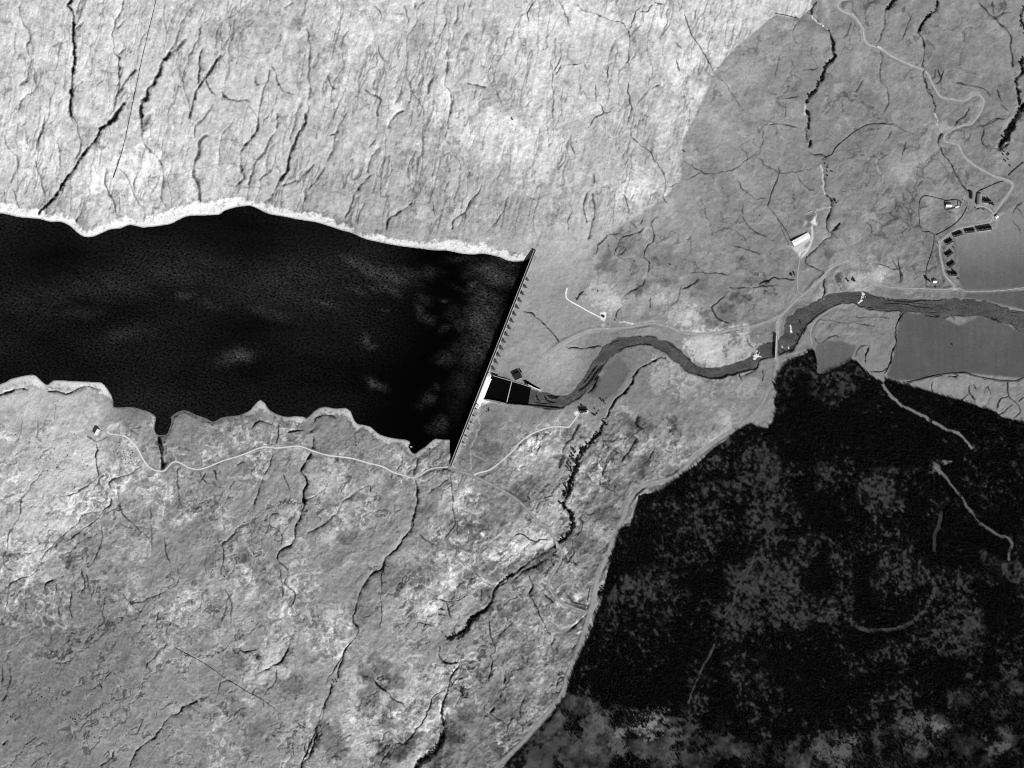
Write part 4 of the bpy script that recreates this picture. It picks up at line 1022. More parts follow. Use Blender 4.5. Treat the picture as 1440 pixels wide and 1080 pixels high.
def copy_tree(o, parent=None):
    c = o.copy(); COL.objects.link(c)
    if parent: c.parent = parent
    for ch in o.children: copy_tree(ch, c)
    return c

m_conc = M('weathered_concrete', .5, .9, .2, .15, .25, .1); m_conc2 = M('stained_concrete', .3, .9, .2, .25, .3, .1)
m_butt = M('shade_dark_concrete', .05, .9, .2, .3, .3, .1); m_apron = M('pale_spillway_concrete', .74, .85, .2, .1, .2); m_deck = M('dark_crest_road', .035, .95, .1, .3, .3)  # northern buttress concrete is darkened to carry the buttress shadows in its colour
m_slate = M('dark_slate', .022, .8, .1, .3, .8, .1); m_harl = M('white_harled_wall', .74, .95, .1, .06, 1.0)
m_tin = M('pale_sheet_roof', .8, .7, .1, .06, .3); m_grey = M('grey_sheet_roof', .2, .8, .1, .12, .4); m_glass = M('window_glass', .01, .1, .5)
m_wood = M('painted_door', .06, .7, .2, .2, 3); m_chim = M('chimney_render', .5, .9, .1, .1, 2); m_pot = M('clay_pot', .22, .8)
m_stone = M('dry_stone', .08, .95, .1, .35, .8, .5); m_metal = M('galvanised_steel', .3, .5, .4); m_post = M('weathered_timber', .06, .95, .1, .3, 3)
m_leaf = M('dark_foliage', .024, .95, .05, .35, .6); m_leaf2 = M('scrub_foliage', .034, .95, .05, .35, .6); m_con = M('conifer_needles', .008, .95, .02, .6, .12); m_bark = M('bark', .05, .95, .1, .3, 2)
m_rock = M('lichened_rock', .05, .95, .1, .4, .5, .4)
m_road = M('gravel_road', .62, .95, .05, .1, .15); m_road2 = M('worn_tarmac', .29, .95, .05, .15, .15); m_road3 = M('grey_forest_track', .29, .95, .05, .15, .12); m_path = M('old_track', .29, .95, .05, .2, .12)
m_bridge = M('bridge_concrete', .42, .9, .1, .1, .3)

# ------------------------------------------------------------------ water
def water_mat(name, lo, hi, sc, patch, rough=.25, thr=(.55, .8), fine_thr=(.52, .75), bump=.15, attr=None):
    m = bpy.data.materials.new(name); m.use_nodes = True; n = m.node_tree; b = n.nodes['Principled BSDF']
    b.inputs['Roughness'].default_value = rough; b.inputs['Specular IOR Level'].default_value = .08
    tc = n.nodes.new('ShaderNodeTexCoord')
    mp = n.nodes.new('ShaderNodeMapping'); mp.inputs['Scale'].default_value = (1, 1.5, 1); mp.inputs['Rotation'].default_value = (0, 0, .5)
    n1 = n.nodes.new('ShaderNodeTexNoise'); n1.inputs['Scale'].default_value = sc; n1.inputs['Detail'].default_value = 2; n1.inputs['Roughness'].default_value = .7
    mp2 = n.nodes.new('ShaderNodeMapping'); mp2.inputs['Scale'].default_value = (.55, 1.2, 1)
    n2 = n.nodes.new('ShaderNodeTexNoise'); n2.inputs['Scale'].default_value = patch; n2.inputs['Detail'].default_value = 6; n2.inputs['Roughness'].default_value = .62; n2.inputs['Distortion'].default_value = .8
    n.links.new(tc.outputs['Object'], mp.inputs[0]); n.links.new(mp.outputs[0], n1.inputs['Vector']); n.links.new(tc.outputs['Object'], mp2.inputs[0]); n.links.new(mp2.outputs[0], n2.inputs['Vector'])
    r1 = n.nodes.new('ShaderNodeMapRange'); r1.inputs[1].default_value, r1.inputs[2].default_value = fine_thr
    r2 = n.nodes.new('ShaderNodeMapRange'); r2.inputs[1].default_value, r2.inputs[2].default_value = thr
    n.links.new(n1.outputs[0], r1.inputs[0])
    if attr: at_ = n.nodes.new('ShaderNodeAttribute'); at_.attribute_name = attr; n.links.new(at_.outputs['Fac'], r2.inputs[0])
    else: n.links.new(n2.outputs[0], r2.inputs[0])
    mu = n.nodes.new('ShaderNodeMath'); mu.operation = 'MULTIPLY'; n.links.new(r1.outputs[0], mu.inputs[0]); n.links.new(r2.outputs[0], mu.inputs[1])
    ad = n.nodes.new('ShaderNodeMath'); ad.operation = 'MULTIPLY_ADD'; ad.inputs[1].default_value = hi; ad.inputs[2].default_value = lo; n.links.new(mu.outputs[0], ad.inputs[0])
    n.links.new(ad.outputs[0], b.inputs['Base Color'])
    bp = n.nodes.new('ShaderNodeBump'); bp.inputs['Strength'].default_value = bump; n.links.new(n1.outputs[0], bp.inputs['Height']); n.links.new(bp.outputs[0], b.inputs['Normal'])
    return m
m_lake = water_mat('peaty_loch_water', .0002, .19, .17, .008, .3, (.0, 1.0), (.36, .8), attr='ruffle_sheen')  # foam patches and wavelet glint, both put into the base colour
m_pool = water_mat('still_basin_water', .002, .01, .3, .02, .3)
m_riv = water_mat('shallow_rocky_river', .012, .18, .36, .045, .4, (.05, .75), (.26, .74), .4)
def strip(name, rows, mat, kind='structure', smooth=True):
    """rows: lists of (x, y, z) of equal length"""
    R = np.array(rows, np.float32); n, k, _ = R.shape; ix = np.arange(n * k, dtype=np.int32).reshape(n, k)
    q = np.stack([ix[:-1, :-1], ix[1:, :-1], ix[1:, 1:], ix[:-1, 1:]], -1).reshape(-1)
    me = np_mesh(name, R.reshape(-1), q, 4, mat, smooth); o = bpy.data.objects.new(name, me); COL.objects.link(o)
    if kind: o['kind'] = kind
    me.flip_normals() if me.polygons[0].normal.z < 0 else None
    return o
rows = []
ruf = []
RUF = [(497,368,16,7,.5,.4),(525,382,24,8,.6,.5),(552,389,26,9,.7,.4),(575,384,16,7,.5,.3),(601,383,16,8,.55,0),(504,408,16,6,.5,.3),(540,404,20,7,.55,.3),(455,428,20,6,.4,.3),(334,500,24,10,.75,-.2),(320,505,14,8,.6,0),(261,413,16,6,.4,0),(300,430,20,6,.3,.2),(380,440,30,8,.3,.2),(591,435,6,10,.8,0),(598,420,10,6,.7,.3),(604,448,10,7,.7,.6),(625,423,5,2.5,1.2,0),(627,463,9,4,.7,-.5),(650,457,9,9,.8,0),(636,440,12,10,.35,0),(629,501,14,9,.9,0),(645,492,8,8,.6,0),(622,508,7,5,.7,0),(528,540,12,6,.7,.5),(605,558,8,10,.7,.5),(612,548,7,8,.6,.3),(590,570,8,5,.5,-.4),(620,598,8,10,.75,0),(608,603,6,6,.4,0),(514,480,5,7,.8,0),(522,489,9,3,.4,0),(541,434,4,2,.8,0),(690,375,26,10,.85,-.2),(712,372,16,9,.9,0),(700,388,22,14,.85,0),(668,402,14,5,.7,-.7),(655,410,18,4,.5,.4),(678,420,16,16,.7,0),(690,432,14,20,.75,0),(672,450,16,20,.7,0),(684,470,12,22,.7,0),(668,490,14,22,.65,0),(660,515,14,22,.6,0),(650,540,14,20,.55,0),(640,570,12,18,.35,0),(655,365,26,5,.5,0),(60,420,60,26,.22,0),(150,400,70,22,.25,0),(260,380,70,24,.2,0),(400,400,80,30,.22,0),(180,470,40,10,.3,-.2),(110,440,30,8,.3,-.1)]
for v in np.arange(280, 664, 2.0):
    ue = DAM_A[0] + (v - DAM_A[1]) / (DAM_B[1] - DAM_A[1]) * (DAM_B[0] - DAM_A[0]); ue = min(ue, DAM_A[0])
    ux = np.r_[-2400, -1200, -600, np.linspace(-200, ue, 420)]; wx_, wy_, wz_ = W(ux, v, 0.0); rows.append(np.stack([wx_, wy_, wz_], -1)); ruf.append(np.stack([ux, ux * 0 + v], -1))
lake_o = strip('reservoir_water', rows, m_lake); RU = np.array(ruf).reshape(-1, 2).astype(np.float32); rx, ry = RU[:, 0], RU[:, 1]
wxx = rx + 7 * fbm(rx, ry, 16, 4, 811, gain=.65); wyy = ry + 5 * fbm(rx, ry, 16, 4, 831, gain=.65); rv = np.zeros(len(rx), np.float32)
for (u, v, a_, b_, k_, ro) in RUF:
    c_, s_ = math.cos(ro), math.sin(ro); x_, y_ = wxx - u, wyy - v
    rv = np.maximum(rv, k_ * (.42 if u > 580 and k_ < 1 and u < 665 else .8) * np.exp(-(((x_ * c_ + y_ * s_) / a_) ** 2 + ((-x_ * s_ + y_ * c_) / b_) ** 2)))
rv = rv * (.75 + .6 * fbm(rx, ry, 12, 4, 851, rot=.3, sx=2.5, sy=1, gain=.7)) + (.09 + .07 * fbm(rx, ry, 60, 4, 871, rot=.1, sx=2.2, sy=1)) * sstep(640, 470, rx + .35 * (ry - 420))
at_ = lake_o.data.attributes.new('ruffle_sheen', 'FLOAT', 'POINT'); at_.data.foreach_set('value', np.clip(rv, 0, 1.2).astype(np.float32))
rows = []
for k in range(len(ea)):
    rows.append([W(*(ea[k] + (eb[k] - ea[k]) * t), float(ZR[k])) for t in np.linspace(-.06, 1.06, 9)])
strip('river_water', rows, m_riv)
# dark deep channels of the river, a few centimetres proud of the shallows
def ribbon(name, P, wd, mat, dz, kind='structure', cross=3, taper=0.0, zfun=None, label=None):
    P = np.array([p[:2] for p in P], float); tn = np.gradient(P, axis=0); tn /= np.hypot(tn[:, 0], tn[:, 1])[:, None] + 1e-9; nr = np.stack([-tn[:, 1], tn[:, 0]], 1)
    rows = []
    for i, (p, q) in enumerate(zip(P, nr)):
        w_ = wd * (1 + .16 * math.sin(i * .9) * math.sin(i * .37 + 1)); 
        if taper: w_ *= min(1, (i + .5) / taper, (len(P) - i - .5) / taper)
        r = []
        for t in np.linspace(-.5, .5, cross):
            u, v = p + q * w_ * t; z = float(hz(u, v)) + dz if zfun is None else zfun(u, v); r.append(W(u, v, z))
        rows.append(r)
    return strip(name, rows, mat, kind)
def rz(u, v):
    k = int(np.argmin((mid_r[:, 0] - u) ** 2 + (mid_r[:, 1] - v) ** 2)); return float(ZR[k]) + .08
m_deep = water_mat('deep_river_channel', .003, .05, .3, .08, .4, (.3, .8), (.35, .75))
for h, p in tile('''
@720,540
2.2: 200,80 215,120 240,160
5: 300,95 340,110 400,110
2.6: 270,90 300,140 380,160
1.4: 180,150 260,165 330,160
2: 400,208 450,190 520,150 580,105
3.5: 560,60 620,20 680,-50 720,-110 790,-170
2.5: 690,-20 740,-90 790,-140
@720,360
2.5: 600,1080 660,1000 720,920
1.4: 820,760 860,725 930,705
1.4: 880,805 960,770 1050,755
1.6: 1060,680 1180,680 1270,705
1.4: 1310,730 1400,790 1440,815
@960,360
1.6: 0,830 60,880 110,935
2: 120,1020 180,1035 250,1040 350,1030
1.8: 430,1010 560,970 630,945
1.4: 640,900 690,870
2.2: 880,580 900,560
4.5: 985,540 995,570
3: 960,750 990,690 1030,620 1080,560 1110,520
1.6: 1130,505 1250,435 1330,400
1.8: 820,830 880,805 930,790
1.5: 700,740 740,735
@1200,360
2: 20,330 60,335
1.5: 130,330 220,350
1.6: 250,370 400,385 560,385
1.8: 520,378 640,378 740,378
2: 260,400 420,405 560,430 690,440
1.6: 100,430 200,440 300,440
2: 600,500 680,515 735,510
1.6: 620,480 720,475
1.4: 350,375 500,395 650,410
1.6: 870,503 940,500
2.4: 1130,520 1230,545
1.5: 1300,470 1420,485
'''): ribbon('deep_channel_water', catmull(p, 2), float(h) * (.62 if p[0][0] > 1190 else 1), m_deep, 0, 'structure', 3, 3, rz)
m_foam = M('white_water', .62, .8, .2, .1, .5)
def patch(name, P, mat, zf, n=1, kind='structure'):
    """a small flat sheet with a ragged edge"""
    bm = bmesh.new(); vs_ = []
    q = catmull(list(P) + [P[0]], 1.0)[:-1]
    for u, v in q[:, :2]: vs_.append(bm.verts.new(W(u + random.uniform(-.7, .7), v + random.uniform(-.7, .7), zf(u, v))))
    f = bm.faces.new(vs_); bmesh.ops.triangulate(bm, faces=[f]); bmesh.ops.recalc_face_normals(bm, faces=bm.faces[:])
    me = bpy.data.meshes.new(name); bm.to_mesh(me); bm.free(); me.materials.append(mat); o = bpy.data.objects.new(name, me); COL.objects.link(o)
    if kind: o['kind'] = kind
    if me.polygons[0].normal.z < 0: me.flip_normals()
    return o
def rz2(u, v): return rz(u, v) + .1
for P in (px('1212,411 1215,412 1217,414 1214,416 1214,419 1211,420 1212,415'), px('1212,421 1213,423 1209,426 1206,427 1208,424'), px('1217,416 1218,417 1216,418'), px('1057,499 1060,500 1063,496 1065,499 1069,495 1068,500 1071,502 1065,503 1062,506 1059,505 1060,502'), px('1063,492 1065,493 1062,500 1060,499'),
          px('1099,485 1100.5,487 1101,490 1099.5,489'), px('1108,488 1110,487.5 1110.5,489.5 1108.5,490')): patch('white_water', P, m_foam, rz2)
m_bar = M('pale_gravel_bar', .66, .95, .05, .15, .3); patch('gravel_bar', px('1111,457.5 1112.7,457 1113.4,464 1114,467.5 1112.4,468.5 1111,466'), m_bar, lambda u, v: rz(u, v) + .5)
patch('basin_water', px('690,527 719,535.5 747,546 745,570 712,567 681,561'), m_pool, lambda u, v: -26.2)

# ------------------------------------------------------------------ roads, tracks and rides
for k, wd, mat, nm in (('R1', 2.2, m_road2, 'hill_road'), ('R1b', 1.7, m_road2, 'farm_lane'), ('RT', 1.5, m_road2, 'valley_lane'), ('RU', 1.2, m_road2, 'field_lane'), ('R2', 4.8, m_road3, 'forest_road'), ('R2e', 1.8, m_path, 'riverside_track'),
                   ('R3', 2.0, m_road, 'reservoir_road'), ('R4', 2.2, m_road, 'cottage_road'), ('R5', 2.6, m_path, 'old_track'), ('R6', 2.3, m_path, 'valley_track'), ('R7', 1.5, m_road2, 'barn_road'), ('R8', 1.8, m_road, 'hut_track')):
    ribbon(nm, ROADS[k], wd, mat, .35)

# ------------------------------------------------------------------ the dam
CR = 10.0
A = np.array(W(*DAM_A, CR)); B = np.array(W(*DAM_B, CR)); L = float(np.hypot(*(B - A)[:2])); t2 = (B - A)[:2] / L; n2 = np.array([-t2[1], t2[0]])
if n2[0] < 0: n2 = -n2
def D(s, n, z): return (A[0] + t2[0] * s + n2[0] * n, A[1] + t2[1] * s + n2[1] * n, z)
dam = empty('dam', D(L / 2, 0, -20)); dloc = Vector(dam.location)
tag(dam, 'long straight concrete buttress dam holding back the dark reservoir', 'dam')
def rel(p): return (p[0] - dloc.x, p[1] - dloc.y, p[2] - dloc.z)
def dbox(mb, s0, s1, n0, n1, z0, z1, nb0=None, nb1=None):
    nb0 = n0 if nb0 is None else nb0; nb1 = n1 if nb1 is None else nb1
    a = [rel(D(s, n, z0)) for s, n in ((s0, nb0), (s0, nb1), (s1, nb1), (s1, nb0))]; b = [rel(D(s, n, z1)) for s, n in ((s0, n0), (s0, n1), (s1, n1), (s1, n0))]
    return mb.hexa(a, b)
def along(u, v): p = W(u, v, 0); return (p[0] - A[0]) * t2[0] + (p[1] - A[1]) * t2[1]
SP0, SP1 = 307.0, 372.0         # spillway between these distances from the north end
mb = MB(); dbox(mb, 0, SP0, -2.6, 2.6, -38, CR); dbox(mb, SP0, SP1, -2.6, 2.6, -38, 5.5); dbox(mb, SP1, L, -2.6, 2.6, -38, CR); mb.build('wall', m_conc2, dam)
mb = MB(); dbox(mb, 0, L, -1.7, 1.7, CR + .004, CR + .25); mb.build('crest_road', m_deck, dam)
for nn in (-2.6, 1.75):
    mb = MB(); dbox(mb, 0, L, nn, nn + .85, CR, CR + 1.25)
    mb.build('parapet', m_conc, dam)
for k in range(5): mb = MB(); s = SP0 + 1 + (SP1 - SP0 - 3.5) * k / 4; dbox(mb, s, s + 1.6, -2.5, 2.5, 5.503, CR - .01); mb.build('spillway_pier', m_conc, dam)
mb = MB(); dbox(mb, SP0, SP1, 2.6, 3.4, -33, 5.0, 2.6, 14.5); ap = mb.build('spillway_apron', m_apron, dam)
for s in (SP0 - 2.2, SP1):
    mb = MB(); dbox(mb, s, s + 2.2, 2.61, 5.5, -33, 7.5, 2.61, 15.5); mb.build('spillway_side_wall', m_conc, dam)
for s, w_ in ((SP0 - 8.5, 6.2), (SP1 + 2.3, 6.2)):
    g = MB(); dbox(g, s, s + w_, 2.62, 9.5, -30, CR + 2.2); o = g.build('gate_house', m_apron, dam)
    g = MB(); dbox(g, s - .4, s + w_ + .4, 2.3, 9.9, CR + 2.21, CR + 2.6); g.build('roof', m_conc, o)
ss = [along(743 - 2.475 * i, 385.5 + 6.42 * 1.5 * i / 1.0 * .667 * 1.0) for i in range(1)]
pos = [68 + 16.55 * i for i in range(14)] + [SP1 + 14 + 16.3 * i for i in range(6)]
for s in pos:
    if SP0 - 12 < s < SP1 + 9: continue
    P = W(DAM_A[0] + (DAM_B[0] - DAM_A[0]) * s / L + 4, DAM_A[1] + (DAM_B[1] - DAM_A[1]) * s / L + 1.5, 0)
    u = DAM_A[0] + (DAM_B[0] - DAM_A[0]) * s / L + 4; v = DAM_A[1] + (DAM_B[1] - DAM_A[1]) * s / L + 1.5
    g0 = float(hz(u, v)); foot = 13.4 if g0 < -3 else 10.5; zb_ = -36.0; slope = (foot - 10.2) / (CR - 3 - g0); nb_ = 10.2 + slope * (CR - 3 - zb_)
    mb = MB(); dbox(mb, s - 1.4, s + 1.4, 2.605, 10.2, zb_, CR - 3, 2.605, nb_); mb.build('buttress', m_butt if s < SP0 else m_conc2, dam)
# stilling basin: walls, end weir, training walls
def pxwall(name, P, wid, top, bottom, mat, label, cat, group=None, follow=False):
    q = catmull(P, 3) if len(P) > 2 else np.array(P, float); base = P3(*P[len(P) // 2]); root = empty(name, base) if False else None
    mb = MB(); pts = []
    for (u, v) in q[:, :2]:
        z = float(hz(u, v)); x, y, _ = W(u, v, (z + top) if follow else top); pts.append((x, y, z))
    XY = np.array(pts); tn = np.gradient(XY[:, :2], axis=0); tn /= np.hypot(tn[:, 0], tn[:, 1])[:, None] + 1e-9; nr = np.stack([-tn[:, 1], tn[:, 0]], 1) * wid / 2
    r = []
    for (x, y, z), k in zip(pts, nr):
        zt = z + top if follow else top; z0 = z + bottom if follow else bottom
        r.append([(x - k[0], y - k[1], z0), (x + k[0], y + k[1], z0), (x + k[0] * .8, y + k[1] * .8, zt), (x - k[0] * .8, y - k[1] * .8, zt)])
    o = np.mean([p for rr in r for p in rr], axis=0)
    vs_ = [tuple(np.array(p) - o) for rr in r for p in rr]; fs = []
    for i in range(len(r) - 1):
        a, b = 4 * i, 4 * i + 4; fs += [(a + 1, b + 1, b + 2, a + 2), (a + 3, b + 3, b, a), (a + 2, b + 2, b + 3, a + 3)]
    fs += [(0, 1, 2, 3), (4 * len(r) - 1, 4 * len(r) - 2, 4 * len(r) - 3, 4 * len(r) - 4)]
    mb.add(vs_, fs); ob = mb.build(name, mat); ob.location = o; return tag(ob, label, cat, group)
pxwall('weir', px('719.7,536.5 712.6,566'), 1.9, -24.6, -31, m_conc, 'pale narrow weir wall crossing the black stilling basin', 'weir')
pxwall('retaining_wall', px('693,528 719,535.5'), 1.0, -20.5, -31, m_conc2, 'concrete wall on the north side of the basin between spillway and weir', 'wall')
pxwall('retaining_wall', px('684,561.5 700,564.5 712,567.5'), 1.0, -20.5, -31, m_conc2, 'concrete wall on the south side of the basin between spillway and weir', 'wall')
pxwall('training_wall', px('713,567.6 745,570.6 770,573.3 787,575'), 1.3, -22.0, -31, m_stone, 'long dark training wall along the south edge of the tailwater pool', 'wall')
pxwall('training_wall', px('720.5,536.2 735,540.5 747,544.5'), 1.3, -22.5, -31, m_conc2, 'grey training wall on the north edge of the tailwater pool below the pump house', 'wall')
pxwall('quay_wall', px('743,541 752,545.5 760.5,548.6'), 1.7, -20.2, -31, m_apron, 'white concrete wall ending in a point where the river begins', 'wall')

# ------------------------------------------------------------------ houses
def house(u, v, ln, wd, ang, eave, ridge, label, name='house', cat='house', roof=m_slate, wall=m_harl, chim=2, wins=3, group=None, lift=0.0, porch=False, flat=False):
    x, y, z = P3(u, v, 0); r = empty(name, (x, y, z - .2 + lift), math.radians(ang)); tag(r, label, cat, group)
    a, b = ln / 2, wd / 2; mb = MB()
    if flat: mb.box(-a, a, -b, b, -1.5, eave)
    else: mb.add([(-a, -b, -1.5), (a, -b, -1.5), (a, b, -1.5), (-a, b, -1.5), (-a, -b, eave), (a, -b, eave), (a, b, eave), (-a, b, eave), (-a, 0, ridge), (a, 0, ridge)],
           [(3, 2, 1, 0), (0, 1, 5, 4), (2, 3, 7, 6), (1, 2, 6, 9, 5), (3, 0, 4, 8, 7), (4, 5, 9, 8), (6, 7, 8, 9)])
    mb.build('wall', wall, r)
    o = .35; k = (ridge - eave) / b; th = .22; mb = MB()
    if flat: mb.box(-a - o, a + o, -b - o, b + o, eave + .003, eave + .4); mb.box(-a - o, a + o, -b - o, -b - o + .4, eave + .403, eave + .8)
    else:
        for sg in (-1, 1):
            ye = sg * (b + o); ze = eave - k * o
            pr = [(-a - o, ye, ze + .03), (a + o, ye, ze + .03), (a + o, 0, ridge + .03), (-a - o, 0, ridge + .03)]; tp = [(p[0], p[1], p[2] + th) for p in pr]
            mb.hexa(pr, tp) if sg < 0 else mb.hexa(pr[::-1], tp[::-1])
        mb.box(-a - o, a + o, -.18, .18, ridge + .16, ridge + .36)
    rf = mb.build('roof', roof, r)
    for i in range(chim):
        cx = (-a + 1.0) if i == 0 else (a - 1.0) if i == 1 else (-a + (i - 1) * ln / (chim - 1)); mb = MB(); mb.box(cx - .55, cx + .55, -.4, .4, ridge - .9, ridge + 1.2)
        c = mb.build('chimney', m_chim, rf); mb = MB(); mb.cyl(cx - .25, 0, ridge + 1.201, ridge + 1.7, .16, .13, 8); mb.cyl(cx + .25, 0, ridge + 1.201, ridge + 1.7, .16, .13, 8)
        mb.build('chimney_pot', m_pot, rf)
    for i in range(wins):
        wx = -a + ln * (i + .5) / wins
        for sg in (-1, 1):
            mb = MB(); yy = sg * b
            if abs(wx) < .9 and sg < 0: continue
            mb.box(wx - .55, wx + .55, min(yy, yy + sg * .06), max(yy, yy + sg * .06), 1.0, min(2.2, eave - .15)); mb.build('window', m_glass, r)
    mb = MB(); mb.box(-.5, .5, -b - .07, -b - .001, -.2, 2.0); mb.build('door', m_wood, r)
    if porch: mb = MB(); mb.box(-1.2, 1.2, -b - 1.8, -b - .072, -.5, 2.3); mb.build('porch', wall, r)
    return r
TG = 'houses strung along the lane by the dark field'
house(1384.5, 322.3, 31, 8.2, 8, 4.6, 7.4, 'long dark roofed terrace, the longest and easternmost of the houses beside the lane', 'terrace_house', 'house', chim=4, wins=8, group=TG)
house(1364, 325.3, 20, 8, 5, 4.6, 7.4, 'dark roofed house between the long terrace and the westward row', chim=2, wins=4, group=TG)
house(1346.7, 330, 20, 8.6, 19, 4.6, 7.4, 'dark roofed house standing where the lane begins to bend south', chim=2, wins=4, group=TG)
house(1334.5, 340.8, 17, 8.6, 29, 4.6, 7.4, 'dark roofed house on the inside of the bend, upper house of the tilted column', chim=2, wins=3, group=TG)
house(1334.5, 357.6, 17, 8.8, 35, 4.6, 7.4, 'dark roofed house second down the tilted column beside the straight lane', chim=2, wins=3, group=TG)
house(1337.5, 372.4, 18, 8.6, 34, 4.6, 7.4, 'dark roofed house third down the tilted column beside the straight lane', chim=2, wins=3, group=TG)
house(1340.5, 386.2, 17, 7.4, -4, 4.6, 7.4, 'dark roofed house at the bottom of the lane, lying level above the road junction', chim=2, wins=3, group=TG)
house(1377, 280.7, 25, 9.6, 86, 5.2, 7.4, 'large grey roofed farm barn lying north to south beside the farmyard', 'farm_barn', 'barn', roof=m_grey, wall=m_conc2, chim=0, wins=0)
house(1365.8, 275, 15, 4.6, 88, 3.6, 4.8, 'narrow dark shed along the west side of the grey farm barn', 'farm_shed', 'shed', roof=m_slate, wall=m_stone, chim=0, wins=0)
house(1387, 283.6, 17, 6.8, -3, 4.4, 6.8, 'farmhouse with white south wall between the grey barn and dark trees', 'farmhouse', 'house', chim=2, wins=3)
house(1334.3, 289.2, 13, 6.6, 2, 3.6, 5.4, 'white roofed range inside the stone walled fank west of the farm', 'sheep_shed', 'shed', roof=m_tin, wall=m_harl, chim=0, wins=0)
house(1346, 290.8, 8.5, 3.4, 14, 2.4, 3.2, 'low pale lean-to beside the white roofed range in the stone walled fank', 'lean_to', 'shed', roof=m_apron, wall=m_conc2, chim=0, wins=0)
house(1314.8, 395.8, 9.5, 6.6, 6, 3.4, 5.4, 'small white roofed cottage among dark trees near the road junction', 'cottage', 'house', roof=m_tin, wall=m_harl, chim=1, wins=2)
house(1401.6, 305.2, 6.5, 5.6, 32, 2.8, 3.8, 'small pale roofed garage at the fork of the hill road', 'garage', 'shed', roof=m_tin, wall=m_conc2, chim=0, wins=1)
house(1126.3, 337, 42, 12, 29, 5.4, 6.0, 'big white roofed shed with a bright concrete yard beside the stream', 'shed', 'shed', roof=m_tin, wall=m_conc, chim=0, wins=0)
house(1112.8, 386.6, 4.6, 3.8, 70, 2.8, 3.6, 'small dark hut next to the tanks west of the shed road', 'hut', 'shed', roof=m_slate, wall=m_harl, chim=0, wins=1)
house(820.5, 578.2, 15, 7.4, 6, 4.2, 6.6, 'dark roofed cottage with white walls at the end of the bright track below the dam', 'cottage', 'house', chim=2, wins=3, porch=True)
house(848.3, 445.2, 5.4, 4.2, -20, 2.8, 3.6, 'small dark hut on a bright gravel pad at the track end', 'hut', 'shed', roof=m_slate, wall=m_conc, chim=0, wins=1)
house(728, 529.5, 17, 13, 25, 7.5, 7.5, 'dark flat roofed pump house on the bank beside the stilling basin', 'pump_house', 'building', roof=m_slate, wall=m_conc2, chim=0, wins=3, flat=True)
house(137.4, 608.2, 13.5, 8.0, 62, 5.5, 5.5, 'flat pale roofed valve house by the reservoir at the end of the southern road', 'valve_house', 'building', roof=m_apron, wall=m_stone, chim=0, wins=2, flat=True)
for (u, v, r_) in ((1116.2, 383.6, 1.9), (1117.4, 386.8, 1.6)):
    x, y, z = P3(u, v); t = empty('water_tank', (x, y, z)); tag(t, 'round %s dark water tank beside the small hut west of the shed road' % ('larger' if r_ > 1.7 else 'smaller'), 'tank')
    MB().cyl(0, 0, -.5, 2.4, r_, None, 16).build('tank', m_post, t); MB().cyl(0, 0, 2.401, 2.8, r_ * 1.04, .3, 16).build('lid', m_slate, t)

# ------------------------------------------------------------------ bridges
def bridge(name, p0, p1, wid, z0, z1, label, piers, base, thick=1.1, par=.9):
    a = np.array(W(*p0, z0)); b = np.array(W(*p1, z1)); c = (a + b) / 2; ln = float(np.hypot(*(b - a)[:2])); ang = math.atan2(b[1] - a[1], b[0] - a[0])
    r = empty(name, tuple(c), ang); tag(r, label, 'bridge'); s = (z1 - z0) / ln; h = ln / 2
    def slab(mb, x0, x1, y0, y1, d0, d1): mb.hexa([(x0, y0, s * x0 + d0), (x1, y0, s * x1 + d0), (x1, y1, s * x1 + d0), (x0, y1, s * x0 + d0)], [(x0, y0, s * x0 + d1), (x1, y0, s * x1 + d1), (x1, y1, s * x1 + d1), (x0, y1, s * x0 + d1)])
    mb = MB(); slab(mb, -h, h, -wid / 2, wid / 2, -thick, 0); mb.build('deck', m_bridge, r)
    for sg in (-1, 1): mb = MB(); slab(mb, -h, h, min(sg * wid / 2, sg * (wid / 2 - .5)), max(sg * wid / 2, sg * (wid / 2 - .5)), .004, par); mb.build('parapet', m_conc, r)
    for i in range(piers):
        xx = -h + ln * (i + 1) / (piers + 1); mb = MB(); mb.box(xx - .7, xx + .7, -wid / 2 + .4, wid / 2 - .4, base - c[2], s * xx - thick - .003); mb.build('pier', m_conc2, r)
    return r
bz = -23.5
bridge('road_bridge', (1092.6, 472), (1091.4, 505), 4.6, bz, bz, 'straight concrete road bridge over the river beside the forest corner', 2, -33, 1.4, 1.1)
bridge('road_bridge', (1149, 396), (1160.5, 385.5), 3.6, float(hz(1147, 397)) + .8, float(hz(1162, 384)) + .8, 'short slanting pale bridge over the burn below the white shed', 0, 0)
bridge('farm_bridge', (781.6, 761), (784, 770), 4.0, float(hz(781, 759)) + .9, float(hz(784.5, 772)) + .9, 'small pale bridge over the wooded gorge stream on the old track', 0, 0)
bridge('farm_bridge', (847, 590), (853.5, 592), 3.0, float(hz(844, 589)) + .8, float(hz(856, 593)) + .8, 'little plank bridge over the stream east of the cottage below the dam', 0, 0)
bridge('road_bridge', (1233.5, 65), (1241, 69.5), 4.4, float(hz(1231, 64)) + .8, float(hz(1243, 71)) + .8, 'stone bridge carrying the hill road over the first gully', 0, 0)

